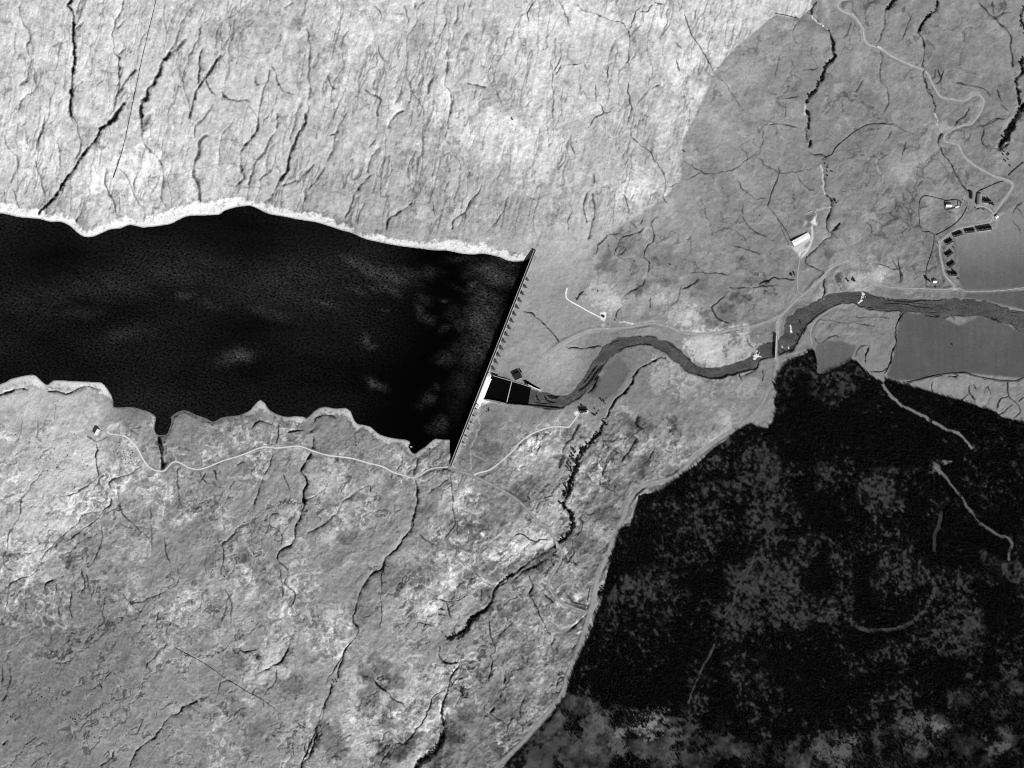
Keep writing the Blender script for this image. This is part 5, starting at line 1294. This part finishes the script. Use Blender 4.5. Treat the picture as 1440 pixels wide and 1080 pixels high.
# ------------------------------------------------------------------ dykes and fences
for P, lab, w_, h_ in ((px('1328.5,280.8 1296,278.3 1295,322 1308.5,326.5 1315,331.5'), 'dark stone wall round three sides of the rough paddock west of the farm', 1.3, 1.6),
        (px('1329,283 1346,281.5 1346.5,291 1350,292'), 'dark fank wall along the north side of the white roofed range', 1.4, 1.8), (px('1329,282 1329.2,294.5 1340,293 1350,291.5'), 'dark fank wall along the south side of the white roofed range', 1.4, 1.8),
        (px('1346.5,282 1351,283 1350.5,290'), 'short dark fank wall at the east end of the white roofed range', 2.6, 2.0),
        (px('1360,292 1352,306 1338,319 1316.5,331'), 'dark stone wall slanting from the farm down to the bend of the lane', 1.5, 1.6),
        (px('1314.5,332 1311.5,352 1303,380 1303,404'), 'dark stone wall running down west of the lane to the tree group', 1.1, 1.5),
        (px('1376,269.5 1394,261 1411.5,254.5'), 'dark wall slanting up from the farm barn to the hill road', 1.4, 1.6),
        (px('1200,187 1213,179 1228,174.5 1255,175'), 'dark dyke running from the burn up across the enclosed hill', 1.3, 1.4), (px('1200,187 1177,206.5 1171,216.5 1162,221.5'), 'straight dark dyke slanting down to the bend in the rocky burn', 1.7, 1.8),
        (px('1440,228 1426.7,239 1418.5,247'), 'dark wall coming in from the east edge to the hill road', 2.0, 2.0),
        (px('1094,250 1085,273 1080,290'), 'dark wall between the two small enclosures north of the white shed', 1.3, 1.6),
        (px('1276,538 1294,534 1327,526.5 1358,525 1383,531.5 1423,536.5 1440,531.5'), 'dark dyke along the southern edge of the large dark field', 1.4, 1.6),
        (px('1133.5,300 1146,297 1150,317 M'.replace(' M', '')), 'thin pale wall round the trodden sheep pen', 1.0, 1.2),
        (px('1110,345 1104,332 1098,318'), 'dark wall running up from the corner of the white roofed shed', 1.2, 1.5)):
    pxwall('stone_wall', P, w_, h_, -1.0, m_stone if 'pale' not in lab else m_conc, lab, 'wall', follow=True)
def fence(P, lab, gap=5.0, h=1.9, thick=.28):
    q = catmull(P, 2); r = empty('fence', P3(*P[0])); o = Vector(r.location); tag(r, lab, 'fence'); mb = MB(); pr = MB(); last = None
    pts = [Vector(P3(u, v)) - o for u, v in q[:, :2]]; d = 0
    for a_, b_ in zip(pts, pts[1:]):
        t_ = (b_ - a_).normalized(); nx, ny = -t_.y * thick / 2, t_.x * thick / 2
        for z0, z1 in ((.25, .7), (.95, 1.35), (1.55, 1.85)):
            pr.hexa([(a_.x - nx, a_.y - ny, a_.z + z0), (b_.x - nx, b_.y - ny, b_.z + z0), (b_.x + nx, b_.y + ny, b_.z + z0), (a_.x + nx, a_.y + ny, a_.z + z0)], [(a_.x - nx, a_.y - ny, a_.z + z1), (b_.x - nx, b_.y - ny, b_.z + z1), (b_.x + nx, b_.y + ny, b_.z + z1), (a_.x + nx, a_.y + ny, a_.z + z1)])
        k = thick * .7; mb.box(a_.x - k, a_.x + k, a_.y - k, a_.y + k, a_.z - .5, a_.z + h)
    po = mb.build('post', m_post, r); po['kind'] = 'stuff'; pr.build('rail', m_post, r)
fence(px('220,0 209,45 198,92 188,140 174,205 160,250'), 'straight dark fence line running down the north hillside towards the shore', thick=.34)
fence(px('246,911 290,935 320,957 327,960 346,972 368,984 387,997'), 'straight dark fence line crossing the pale southern bog', thick=.3)
fence(px('1090,19 1108,22.5 1123,26.5'), 'short fence at the top edge of the dark enclosure', thick=.5)
fence(px('963,20 970,43 977,56 988,72 1003,100'), 'dark fence line slanting down the open hill to the dark enclosure', thick=.4)

# ------------------------------------------------------------------ small boat on the inlet
x, y, _ = W(578.5, 628.6, 0); bt = empty('rowing_boat', (x, y, .1), math.radians(-14)); tag(bt, 'small white boat afloat in the narrow inlet west of the dam', 'boat')
mb = MB(); st = [(-2.9, 1.0), (-1.5, 1.35), (.4, 1.4), (1.9, .95), (3.1, .06)]
for i in range(len(st) - 1):
    (x0, w0), (x1, w1) = st[i], st[i + 1]
    mb.add([(x0, -w0, .8), (x1, -w1, .8), (x1, -w1 * .5, -.15), (x0, -w0 * .5, -.15), (x0, w0, .8), (x1, w1, .8), (x1, w1 * .5, -.15), (x0, w0 * .5, -.15)], [(0, 3, 2, 1), (4, 5, 6, 7), (3, 7, 6, 2)])
mb.add([(-2.9, -1.0, .8), (-2.9, -.5, -.15), (-2.9, .5, -.15), (-2.9, 1.0, .8)], [(0, 1, 2, 3)]); mb.build('hull', m_harl, bt)
for sx in (-1.6, .3): mb = MB(); mb.box(sx - .3, sx + .3, -1.2, 1.2, .5, .62); mb.build('seat', m_tin, bt)
# ------------------------------------------------------------------ trees
def leafy(seed, r, h, n, size):
    """an uneven crown: leaf clumps spread through the volume with gaps between them"""
    g = np.random.default_rng(seed); V_ = []; F_ = []
    lobes = [(g.uniform(-.45, .45) * r, g.uniform(-.45, .45) * r, h * g.uniform(.45, .85), r * g.uniform(.45, .7)) for _ in range(5)]
    for _ in range(n):
        lx, ly, lz, lr = lobes[g.integers(5)]; d = g.normal(size=3); d /= np.linalg.norm(d); q = np.array([lx, ly, lz]) + d * lr * g.uniform(.55, 1.0) ** .6 * np.array([1, 1, .8])
        a = g.normal(size=3); a /= np.linalg.norm(a); b_ = np.cross(a, d); b_ /= np.linalg.norm(b_) + 1e-6; s = size * g.uniform(.6, 1.3); k = len(V_)
        V_ += [tuple(q + a * s), tuple(q + b_ * s), tuple(q - a * s), tuple(q - b_ * s + d * s * .3)]; F_.append((k, k + 1, k + 2, k + 3))
    return V_, F_
def conifer(seed, r, h, tiers=4, n=7):
    g = np.random.default_rng(seed); V_ = []; F_ = []
    for i in range(tiers):
        z0 = h * (.1 + .72 * i / tiers); z1 = min(h, z0 + h * .42); rr = r * (1 - .8 * i / tiers); k = len(V_); V_.append((g.uniform(-.08, .08) * r, g.uniform(-.08, .08) * r, z1))
        for j in range(2 * n):
            a = math.pi * j / n + g.uniform(-.15, .15); q = rr * (g.uniform(.85, 1.15) if j % 2 == 0 else g.uniform(.45, .62)); V_.append((q * math.cos(a), q * math.sin(a), z0 + (0 if j % 2 == 0 else h * .06)))
        F_ += [(k, k + 1 + j, k + 1 + (j + 1) % (2 * n)) for j in range(2 * n)]
    return V_, F_
def proto_tree(name, crown, trunk_h, trunk_r, leaf, lab, cat='tree', limbs=0):
    r = empty(name, (0, 0, 0)); tag(r, lab, cat)
    mb = MB(); mb.cyl(0, 0, -.6, trunk_h, trunk_r, trunk_r * .45, 7)
    for i in range(limbs):
        a = i * 2.2; q = trunk_h * (.55 + .1 * i); ex, ey = math.cos(a) * trunk_h * .4, math.sin(a) * trunk_h * .4; w_ = trunk_r * .4
        mb.hexa([(-w_, -w_, q), (w_, -w_, q), (w_, w_, q), (-w_, w_, q)], [(ex - w_ * .4, ey - w_ * .4, q + trunk_h * .4), (ex + w_ * .4, ey - w_ * .4, q + trunk_h * .4), (ex + w_ * .4, ey + w_ * .4, q + trunk_h * .4), (ex - w_ * .4, ey + w_ * .4, q + trunk_h * .4)])
    mb.build('trunk', m_bark, r); mb = MB(); mb.add(*crown); mb.build('crown', leaf, r); return r
PB = [proto_tree('broadleaf_tree', leafy(s, 3.2, 7.5, 210, .62), 4.2, .28, m_leaf, '-', limbs=3) for s in (1, 2, 3)]
PS = [proto_tree('bush', leafy(s, 1.7, 2.9, 90, .42), 1.0, .14, m_leaf2, '-', cat='bush') for s in (5, 6)]
PC = [proto_tree('conifer_tree', conifer(s, 2.3, h_), h_ * .5, .2, m_con, '-') for s, h_ in ((11, 8.5), (12, 7.2), (13, 9.5))]
used = set()
def plant(protos, u, v, lab, group=None, sc=1.0, dz=0.0):
    p = protos[random.randrange(len(protos))]
    if id(p) in used: o = copy_tree(p)
    else: o = p; used.add(id(p))
    x, y, z = P3(u, v, dz); k = sc * random.uniform(.82, 1.2)
    o.location = (x, y, z - .1); o.rotation_euler = (0, 0, random.uniform(0, 6.28)); o.scale = (k, k, k * random.uniform(.9, 1.15)); o['label'] = lab
    if group: o['group'] = group
    elif 'group' in o: del o['group']
    return o
def grove(protos, P, n, spread, lab, group, sc=1.0):
    q = catmull(P, 1.0)
    for i in range(n):
        t = (i + random.random()) / n * (len(q) - 1); k = int(t); u, v = q[k][:2]
        plant(protos, u + random.gauss(0, spread), v + random.gauss(0, spread), lab, group, sc)
def Tl(txt): return tile(txt)[0][1]
grove(PB, Tl('@960,0\nx: 1260,320 1275,370 1265,440'), 6, .7, 'dark tree in the short upper stand of the gorge burn', 'trees at the top of the gorge burn', .72)
grove(PB, Tl('@960,0\nx: 1285,465 1260,510 1210,545 1190,610 1180,650 1140,710 1130,760 1080,800 1040,860'), 22, .9, 'dark tree packed in the black winding gorge of the burn north of the white shed', 'trees in the burn gorge', .8)
grove(PB, Tl('@960,0\nx: 1040,935 1065,965 1065,1010 1065,1080'), 9, .8, 'dark tree in the short straight stand below the winding gorge', 'trees below the burn gorge', .8)
grove(PB, Tl('@960,180\nx: 1080,105 1075,160'), 3, .5, 'dark tree above the sharp elbow of the rocky burn', 'trees above the burn elbow', .7)
grove(PS, Tl('@960,180\nx: 1190,260 1215,330 1225,430'), 12, 1.2, 'dark bush beside the pale rocky bed of the burn', 'bushes along the rocky burn', .8)
grove(PS, Tl('@960,180\nx: 1240,365 1275,365'), 3, .3, 'dark bush in the short row east of the rocky burn', 'short bush row east of the burn', .9)
grove(PB, Tl('@960,180\nx: 1285,590 1290,650'), 3, .8, 'dark tree in the small clump right of the lower burn', 'clump beside the lower burn', .7)
grove(PB, Tl('@720,540\nx: 790,330 740,410 680,480 640,520'), 11, 2.2, 'dark tree in the open upper part of the wooded stream strip below the cottage', 'trees in the upper stream strip', .85)
grove(PB, Tl('@720,540\nx: 605,540 585,600 550,690 530,760'), 17, 1.6, 'dark tree in the thick middle part of the wooded stream strip', 'trees in the middle stream strip', 1.05)
grove(PB, Tl('@720,540\nx: 540,560 500,640 480,740'), 9, .8, 'dark tree along the west edge of the wooded stream strip', 'trees on the west edge of the strip', .85)
grove(PB, Tl('@720,540\nx: 520,790 480,870 460,960 440,1030'), 16, 2.4, 'dark tree in the ragged lower part of the wooded stream strip', 'trees in the lower stream strip', .95)
grove(PB, Tl('@720,720\nx: 490,0 515,100 480,190 410,245'), 20, 1.0, 'dark tree filling the narrow gorge above the small pale bridge', 'trees in the narrow gorge', .95)
grove(PS, Tl('@480,720\nx: 1430,530 1330,610 1280,690 1250,780 1160,860'), 22, 1.2, 'dark bush on the stream bank downhill from the small pale bridge', 'bushes along the stream bank', .9)
grove(PB, Tl('@480,720\nx: 1130,880 1080,930 1050,990'), 9, 1.0, 'dark tree in the black ravine where the stream turns west', 'trees in the black ravine', .8)
grove(PB, Tl('@480,720\nx: 960,1030 920,1060 890,1075'), 6, .9, 'dark tree around the black pool at the ravine end', 'trees at the ravine end', .75)
grove(PB, Tl('@480,900\nx: 870,770 800,910 690,1010 640,1070'), 16, 1.4, 'dark tree in the black ravine at the bottom edge', 'trees in the lowest ravine', .8)
grove(PS, Tl('@480,900\nx: 960,210 930,310 890,450 850,580 860,700'), 22, 1.0, 'dark bush on the winding stream below the ravine pool', 'bushes along the winding stream', .7)
grove(PB, Tl('@480,900\nx: 1030,415 1022,470'), 3, .5, 'dark tree in the pair of clumps east of the winding stream', 'tree pair east of the stream', .7)
grove(PB, Tl('@1200,0\nx: 355,5 300,50 275,80'), 5, .7, 'dark tree in the gully at the top edge above the hill road', 'trees in the top gully', .6)
grove(PB, Tl('@1200,0\nx: 705,10 700,70 645,120 610,160'), 8, .9, 'dark tree lining the second gully above the hill road', 'trees in the second gully', .62)
grove(PS, Tl('@1200,0\nx: 590,560 595,650 650,780 690,900'), 14, 1.0, 'dark bush along the gully below the hill road crossing', 'bushes below the road crossing', .75)
grove(PB, Tl('@1200,0\nx: 1440,60 1415,160 1440,300'), 6, .8, 'dark tree along the upper ravine at the east edge', 'trees in the upper east ravine', .6)
grove(PB, Tl('@1200,0\nx: 1440,470 1410,530 1430,600 1380,670 1385,760 1405,870'), 17, 1.1, 'dark tree in the winding ravine at the east edge', 'trees in the winding east ravine', .7)
grove(PB, Tl('@1200,0\nx: 1440,890 1400,950 1350,1030 1310,1110 1270,1180 1250,1210'), 29, 1.8, 'dark tree packed in the broad black ravine at the east edge', 'trees in the broad east ravine', .85)
grove(PB, Tl('@0,520\nx: 1350,650 1366,720 1374,810'), 8, .9, 'dark tree in the short black gully at the head of the western inlet', 'trees in the inlet gully', .7)
for (x_, y_) in ((1262, 345), (1300, 350), (1280, 400), (1305, 385), (1320, 440), (1268, 320), (1310, 340)): plant(PB, 1200 + x_ / 6, 160 + y_ / 6, 'dark tree scattered below the foot of the broad east ravine', 'scattered trees below the ravine', .62)
grove(PB, px('1393,283 1396,286 1391,288'), 5, 1.6, 'dark tree in the clump at the east gable of the farmhouse', 'trees by the farmhouse', .8)
grove(PB, px('1381,281 1386,280 1391,281.5'), 4, .9, 'dark tree in the row behind the farmhouse', 'trees behind the farmhouse', .7)
grove(PS, px('1369,291 1376,294 1384,293'), 8, 1.2, 'dark bush beside the curved farm lane', 'bushes by the farm lane', .8)
grove(PS, px('1352,286 1357,281 1361,290 1360,297'), 6, 1.0, 'dark bush between the fank and the farm shed', 'bushes between fank and shed', .7)
grove(PB, px('1301.5,389 1303,393 1307,396'), 7, 1.0, 'dark tree in the clump west of the white cottage', 'trees west of the white cottage', .75)
grove(PB, px('1311,397 1314,393 1320,400 1321.5,402'), 5, .9, 'dark tree close round the white cottage', 'trees round the white cottage', .6)
grove(PS, px('1315,404 1316,404'), 2, .5, 'dark bush at the lane south of the white cottage', 'bushes south of the white cottage', .8)
for (u, v) in ((1341, 349), (1339, 379), (1331, 383), (1348, 392), (1340, 381)): plant(PB, u, v, 'dark garden tree among the tilted column of houses', 'garden trees among the houses', .55)
grove(PS, px('1318,341 1320,345'), 2, .3, 'dark bush at the lane bend below the wall', 'bushes at the lane bend', .8)
grove(PB, px('724,524 729,522.5 734,526'), 5, .9, 'dark tree crowding the north side of the pump house', 'trees by the pump house', .75)
grove(PB, px('814,575.5 820,574.5 826,575.5'), 5, .6, 'dark tree behind the cottage below the dam', 'trees behind the dam cottage', .66)
grove(PS, px('837,575 841,579 838,585 834,580'), 12, 1.6, 'dark bush in the loose group east of the dam cottage', 'bushes east of the dam cottage', .9)
grove(PS, px('844,561 848,563 850,568'), 7, 1.0, 'dark bush at the corner of the playing field', 'bushes by the playing field', .8)
grove(PB, px('1196,397 1204,391'), 5, 1.2, 'dark tree in the clump above the river north bank road', 'clump above the north bank road', .8)
grove(PS, px('685,572 688,576 683,580'), 8, 1.0, 'dark bush beside the footpath at the south end of the spillway', 'bushes by the spillway path', .7)
grove(PS, px('970,489 990,533 1010,534 1020,531'), 14, 1.4, 'dark bush on the outer bank of the river bend', 'bushes on the river bend', .7)
grove(PS, px('1200,415 1235,419 1275,423 1325,423'), 20, .7, 'dark bush along the north bank of the straight river', 'bushes on the north river bank', .75)
grove(PB, px('1098,498 1104,497 1112,494 1118,486 1125,474 1133,464'), 12, 1.0, 'dark tree along the south bank east of the road bridge', 'trees on the bank by the road bridge', .62)
grove(PB, px('1265,446 1269,440'), 3, .7, 'dark tree at the head of the ditch beside the large field', 'trees at the ditch head', .6)
grove(PS, px('1390,446 1396,448 1402,451'), 6, .7, 'dark bush on the river edge of the large field', 'bushes at the field edge', .8)
grove(PS, px('1318,445 1321,444'), 3, .5, 'dark bush at the end of the gravel spit', 'bushes at the gravel spit', .8)
grove(PS, px('618,857 624,858'), 4, .4, 'dark bush in the upper small clump beside the peat cutting', 'upper clump by the peat cutting', .9)
grove(PS, px('617,865 626,864'), 5, .4, 'dark bush in the lower small clump beside the peat cutting', 'lower clump by the peat cutting', .9)
grove(PB, px('469,961 473,957'), 3, 1.4, 'dark tree in the small stand on the lower peat stream', 'stand on the lower peat stream', .6)
grove(PB, px('843,833 848,829 845,837'), 5, 1.2, 'dark tree in the clump by the roadside clearing', 'clump by the forest road', .75)
for (u, v, lab) in ((841, 409.5, 'round dark bush at the upper end of the short ditch above the hut track'), (811, 421, 'dark bush at the lower end of the short ditch above the hut track'), (892, 367.6, 'lone dark bush above the twin dots on the grazed hill'), (942, 372, 'lone dark bush east of the others on the grazed hill'), (913.5, 370.3, 'lone small bush midway between two dark bushes on the grazed hill'),
                    (1066.5, 386.5, 'lone dark bush west of the tanks and hut'), (1076.5, 409.5, 'lone dark bush on the slope above the valley track'), (962, 213, 'lone dark bush near the west edge of the enclosure'), (643, 797, 'lone dark tree'), (543, 796, 'lone dark tree beside the peat stream corner'), (865, 450.5, 'dark bush at the bottom of the gully beside the hut track'), (622, 889, 'lone dark bush just above the ravine pool'),
                    (1339, 485, 'lone dark dot of a bush in the middle of the large field'), (745, 702, 'lone bush south of the cottage track'), (865.5, 685.5, 'lone bush on the rough knoll beside the forest road')):
    if lab == 'lone dark tree': continue
    plant(PS, u, v, lab, None, 1.0)
for (u, v, lab) in ((720.5, 168, 'lone dark tree in the middle of the open north hillside'), (737, 65, 'lone dark bush near the top of the north hillside'), (316, 811, 'lone dark bush south of the curved pale ridge')): plant(PB if 'tree' in lab else PS, u, v, lab, None, .75)
# individual conifers along the outer edges of the plantation
fo = catmull(FOREST[:30] if False else px('1090,537 1098,520 1110,507 1127,501 1138,493 1145,493 1149,510 1149,524'), 1.0)
fd = soft(forest, 1)
def edge_row(P, n, lab, group, inset=1.6):
    q = catmull(P, 1.0); tn = np.gradient(q[:, :2], axis=0); tn /= np.hypot(tn[:, 0], tn[:, 1])[:, None] + 1e-9
    for i in range(n):
        k = min(len(q) - 1, int((i + random.random() * .8) / n * len(q))); u, v = q[k][:2]; nx, ny = -tn[k][1], tn[k][0]
        if samp(fd, u + nx * 5, v + ny * 5) < samp(fd, u - nx * 5, v - ny * 5): nx, ny = -nx, -ny
        d = random.uniform(.2, inset * 2); plant(PC, u + nx * d, v + ny * d, lab, group, .85)
edge_row(px('1089,538 1098,520 1110,507 1127,501 1138,494'), 34, 'dark conifer on the forest edge facing the road bridge', 'conifers facing the road bridge')
edge_row(px('1139,493 1145,493 1149,510 1149,524'), 18, 'dark conifer on the upright forest edge beside the small notch field', 'conifers beside the notch field')
edge_row(px('1158,526 1172,520 1186,513 1200,506'), 24, 'dark conifer on the slanting forest edge below the small notch field', 'conifers below the notch field')
edge_row(px('1200,506 1208,512 1219,523 1232,534 1243,538'), 24, 'dark conifer on the forest edge falling from the peak beside the ditch', 'conifers right of the forest peak')
edge_row(px('1246,533 1283,544 1307,551 1333,559 1350,563 1375,572 1400,579'), 60, 'dark conifer on the long straight northern forest edge', 'conifers on the long north edge')
edge_row(px('898,697 920,692 935,687 945,677 960,667 982,652 1000,634'), 46, 'dark conifer on the forest edge along the curving forest road', 'conifers along the curving road')
edge_row(px('886,740 876,742 869,752 860,782 855,803 846,848 838,867'), 48, 'dark conifer on the west forest edge beside the straight forest road', 'conifers along the straight road')
edge_row(px('836,872 830,892 826,900 812,930 800,962'), 40, 'dark conifer on the lowest stretch of the west forest edge', 'conifers on the low west edge')

# the plantation itself: one mass of young conifers
sp = 2.3; gu = np.arange(780, 1498, sp); gv = np.arange(490, 1138, sp)
GU, GV = np.meshgrid(gu, gv); GU = (GU + RNG.uniform(-1.5, 1.5, GU.shape)).ravel(); GV = (GV + RNG.uniform(-1.5, 1.5, GV.shape)).ravel()
dn = samp(DENS, GU, GV); keep_t = RNG.random(len(GU)) < np.where(dn < .03, 0, dn); keep_t &= samp(fd, GU, GV) > .6
GU, GV, dn = GU[keep_t], GV[keep_t], dn[keep_t]
hgt = np.clip(RNG.normal(4.8, 1.4, len(GU)), 2.0, 9) * (.40 + .7 * dn)
zz = samp(Z, GU, GV); tx, ty, tz = W(GU, GV, zz)
shapes = [conifer(40 + s, .36, 1.0, 2, 4) for s in range(4)]
cos_, qs_ = [], []; off = 0
for s in range(4):
    sel = np.arange(len(GU)) % 4 == s; sv = np.array(shapes[s][0]); sf = np.array(shapes[s][1]); h_ = hgt[sel][:, None]; m_ = int(sel.sum()); th = RNG.uniform(0, 6.28, m_)[:, None]
    wx_ = RNG.uniform(.85, 1.2, m_)[:, None] * (.8 * h_ + 1.1)
    px_ = (sv[None, :, 0] * np.cos(th) - sv[None, :, 1] * np.sin(th)) * wx_ + tx[sel][:, None]; py_ = (sv[None, :, 0] * np.sin(th) + sv[None, :, 1] * np.cos(th)) * wx_ + ty[sel][:, None]; pz_ = sv[None, :, 2] * h_ + tz[sel][:, None] - .2
    cos_.append(np.stack([px_, py_, pz_], -1).reshape(-1, 3)); qs_.append((sf[None] + (np.arange(m_) * len(sv))[:, None, None] + off).reshape(-1)); off += m_ * len(sv)
fm = np_mesh('conifer_plantation', np.concatenate(cos_).astype(np.float32).reshape(-1), np.concatenate(qs_).astype(np.int32), 3, m_con, False)
fob = bpy.data.objects.new('conifer_plantation', fm); COL.objects.link(fob); tag(fob, 'dense black conifer plantation with ragged grey clearings', 'forest', None, 'stuff')

# ------------------------------------------------------------------ boulders and dark tussocks on the moor
def boulder_mesh(seed):
    g = np.random.default_rng(seed); bm = bmesh.new(); bmesh.ops.create_icosphere(bm, subdivisions=2, radius=1)
    for v_ in bm.verts: v_.co *= 1 + g.uniform(-.16, .16); v_.co.z *= .8; v_.co.z = max(v_.co.z, -.35)
    me = bpy.data.meshes.new('boulder'); bm.to_mesh(me); bm.free(); me.materials.append(m_rock); return me
BMESH = [boulder_mesh(s) for s in (1, 2, 3)]
def boulders(P, lab, group, lo=.7, hi=1.3):
    for (u, v) in P:
        o = bpy.data.objects.new('boulder', BMESH[random.randrange(3)]); COL.objects.link(o); x, y, z = P3(u, v); k = random.uniform(lo, hi)
        o.location = (x, y, z + .3 * k); o.rotation_euler = (0, 0, random.uniform(0, 6)); o.scale = (k, k * random.uniform(.8, 1.2), k); tag(o, lab, 'boulder', group)
def around(c, n, sx, sy): return [(c[0] + random.gauss(0, sx), c[1] + random.gauss(0, sy)) for _ in range(n)]
boulders([(x_ / 6, 900 + y_ / 6) for x_, y_ in ((410, 445), (445, 485), (510, 525), (430, 545), (575, 510), (480, 500), (350, 480), (330, 520), (290, 455), (245, 460), (195, 475), (380, 490), (420, 410))] + around((60, 982), 16, 9, 5), 'dark boulder in the scattered field on the south-west moor', 'boulders on the south-west moor')
boulders([(x_ / 6, 900 + y_ / 6) for x_, y_ in ((560, 625), (640, 670), (660, 665), (575, 710), (650, 720), (630, 690), (600, 610), (700, 580), (680, 640), (555, 670), (400, 700), (490, 710))] + around((108, 1010), 12, 5, 3), 'dark boulder in the tight cluster on the south-west moor', 'boulders in the tight cluster')
boulders([(x_ / 6, 900 + y_ / 6) for x_, y_ in ((1020, 265), (1095, 325), (1020, 395), (960, 365), (1045, 325), (970, 290))] + around((142, 965), 6, 3, 2), 'dark boulder near the faint scarp east of the tight cluster', 'boulders near the faint scarp')
boulders([(x_ / 6, 900 + y_ / 6) for x_, y_ in ((750, 815), (800, 825), (705, 830), (515, 1040), (525, 850), (500, 862), (500, 995), (1065, 600), (1190, 440), (775, 405), (90, 650), (30, 655), (350, 275), (385, 50))], 'lone dark boulder on the smooth grey moor at lower left', 'lone boulders at lower left')
boulders([(x_ / 6, 520 + y_ / 6) for x_, y_ in ((1045, 690), (990, 705), (1080, 650), (1060, 760), (1100, 740), (1120, 700), (870, 800), (1010, 640), (960, 690), (1090, 790))] + around((180, 643), 10, 7, 6), 'dark boulder on the pale hummock inside the bend of the reservoir road', 'boulders inside the road bend', .7, 1.2)
boulders([(x_ / 6, 520 + y_ / 6) for x_, y_ in ((460, 670), (550, 680), (600, 540), (630, 545), (500, 770), (700, 760), (365, 785), (345, 450), (490, 265), (450, 280), (390, 680), (700, 690), (740, 810))] + around((75, 645), 12, 20, 16), 'dark boulder on the bright moor beside the valve house', 'boulders on the bright moor', .7, 1.2)
boulders([(240 + x_ / 6, 700 + y_ / 6) for x_, y_ in ((645, 612), (655, 630), (455, 665), (625, 210), (555, 268), (700, 470), (765, 460), (375, 955), (65, 842), (405, 480), (380, 460), (1075, 845), (1370, 665), (1240, 710))], 'dark boulder on the pale boggy moor south of the reservoir', 'boulders on the pale bog')
boulders([(480 + x_ / 6, y_ / 6) for x_, y_ in ((810, 118), (655, 462), (622, 585), (1078, 292), (1440, 1010), (470, 165), (210, 125), (240, 140))] + around((650, 150), 14, 60, 40) + around((770, 160), 16, 40, 40), 'small dark boulder on the open north hillside', 'boulders on the north hillside', .7, 1.2)
boulders([(720 + x_ / 6, 180 + y_ / 6) for x_, y_ in ((555, 62), (588, 343), (780, 340), (1305, 25), (910, 665), (700, 350), (1330, 265))] + around((880, 200), 10, 40, 22), 'small dark boulder on the hillside west of the dark enclosure', 'boulders west of the enclosure', .7, 1.2)
boulders([(960 + x_ / 6, 180 + y_ / 6) for x_, y_ in ((260, 428), (185, 475), (465, 348), (340, 508), (940, 567), (675, 1005), (320, 1070), (745, 1065), (705, 85), (650, 738))], 'small dark boulder on the grazed hill inside the enclosure', 'boulders inside the enclosure', .8, 1.4)
boulders(around((1000, 520), 16, 22, 5) + around((870, 483), 8, 14, 4) + around((1170, 425), 14, 22, 4), 'pale boulder in the shallow river bed', 'boulders in the river bed', .6, 1.0)
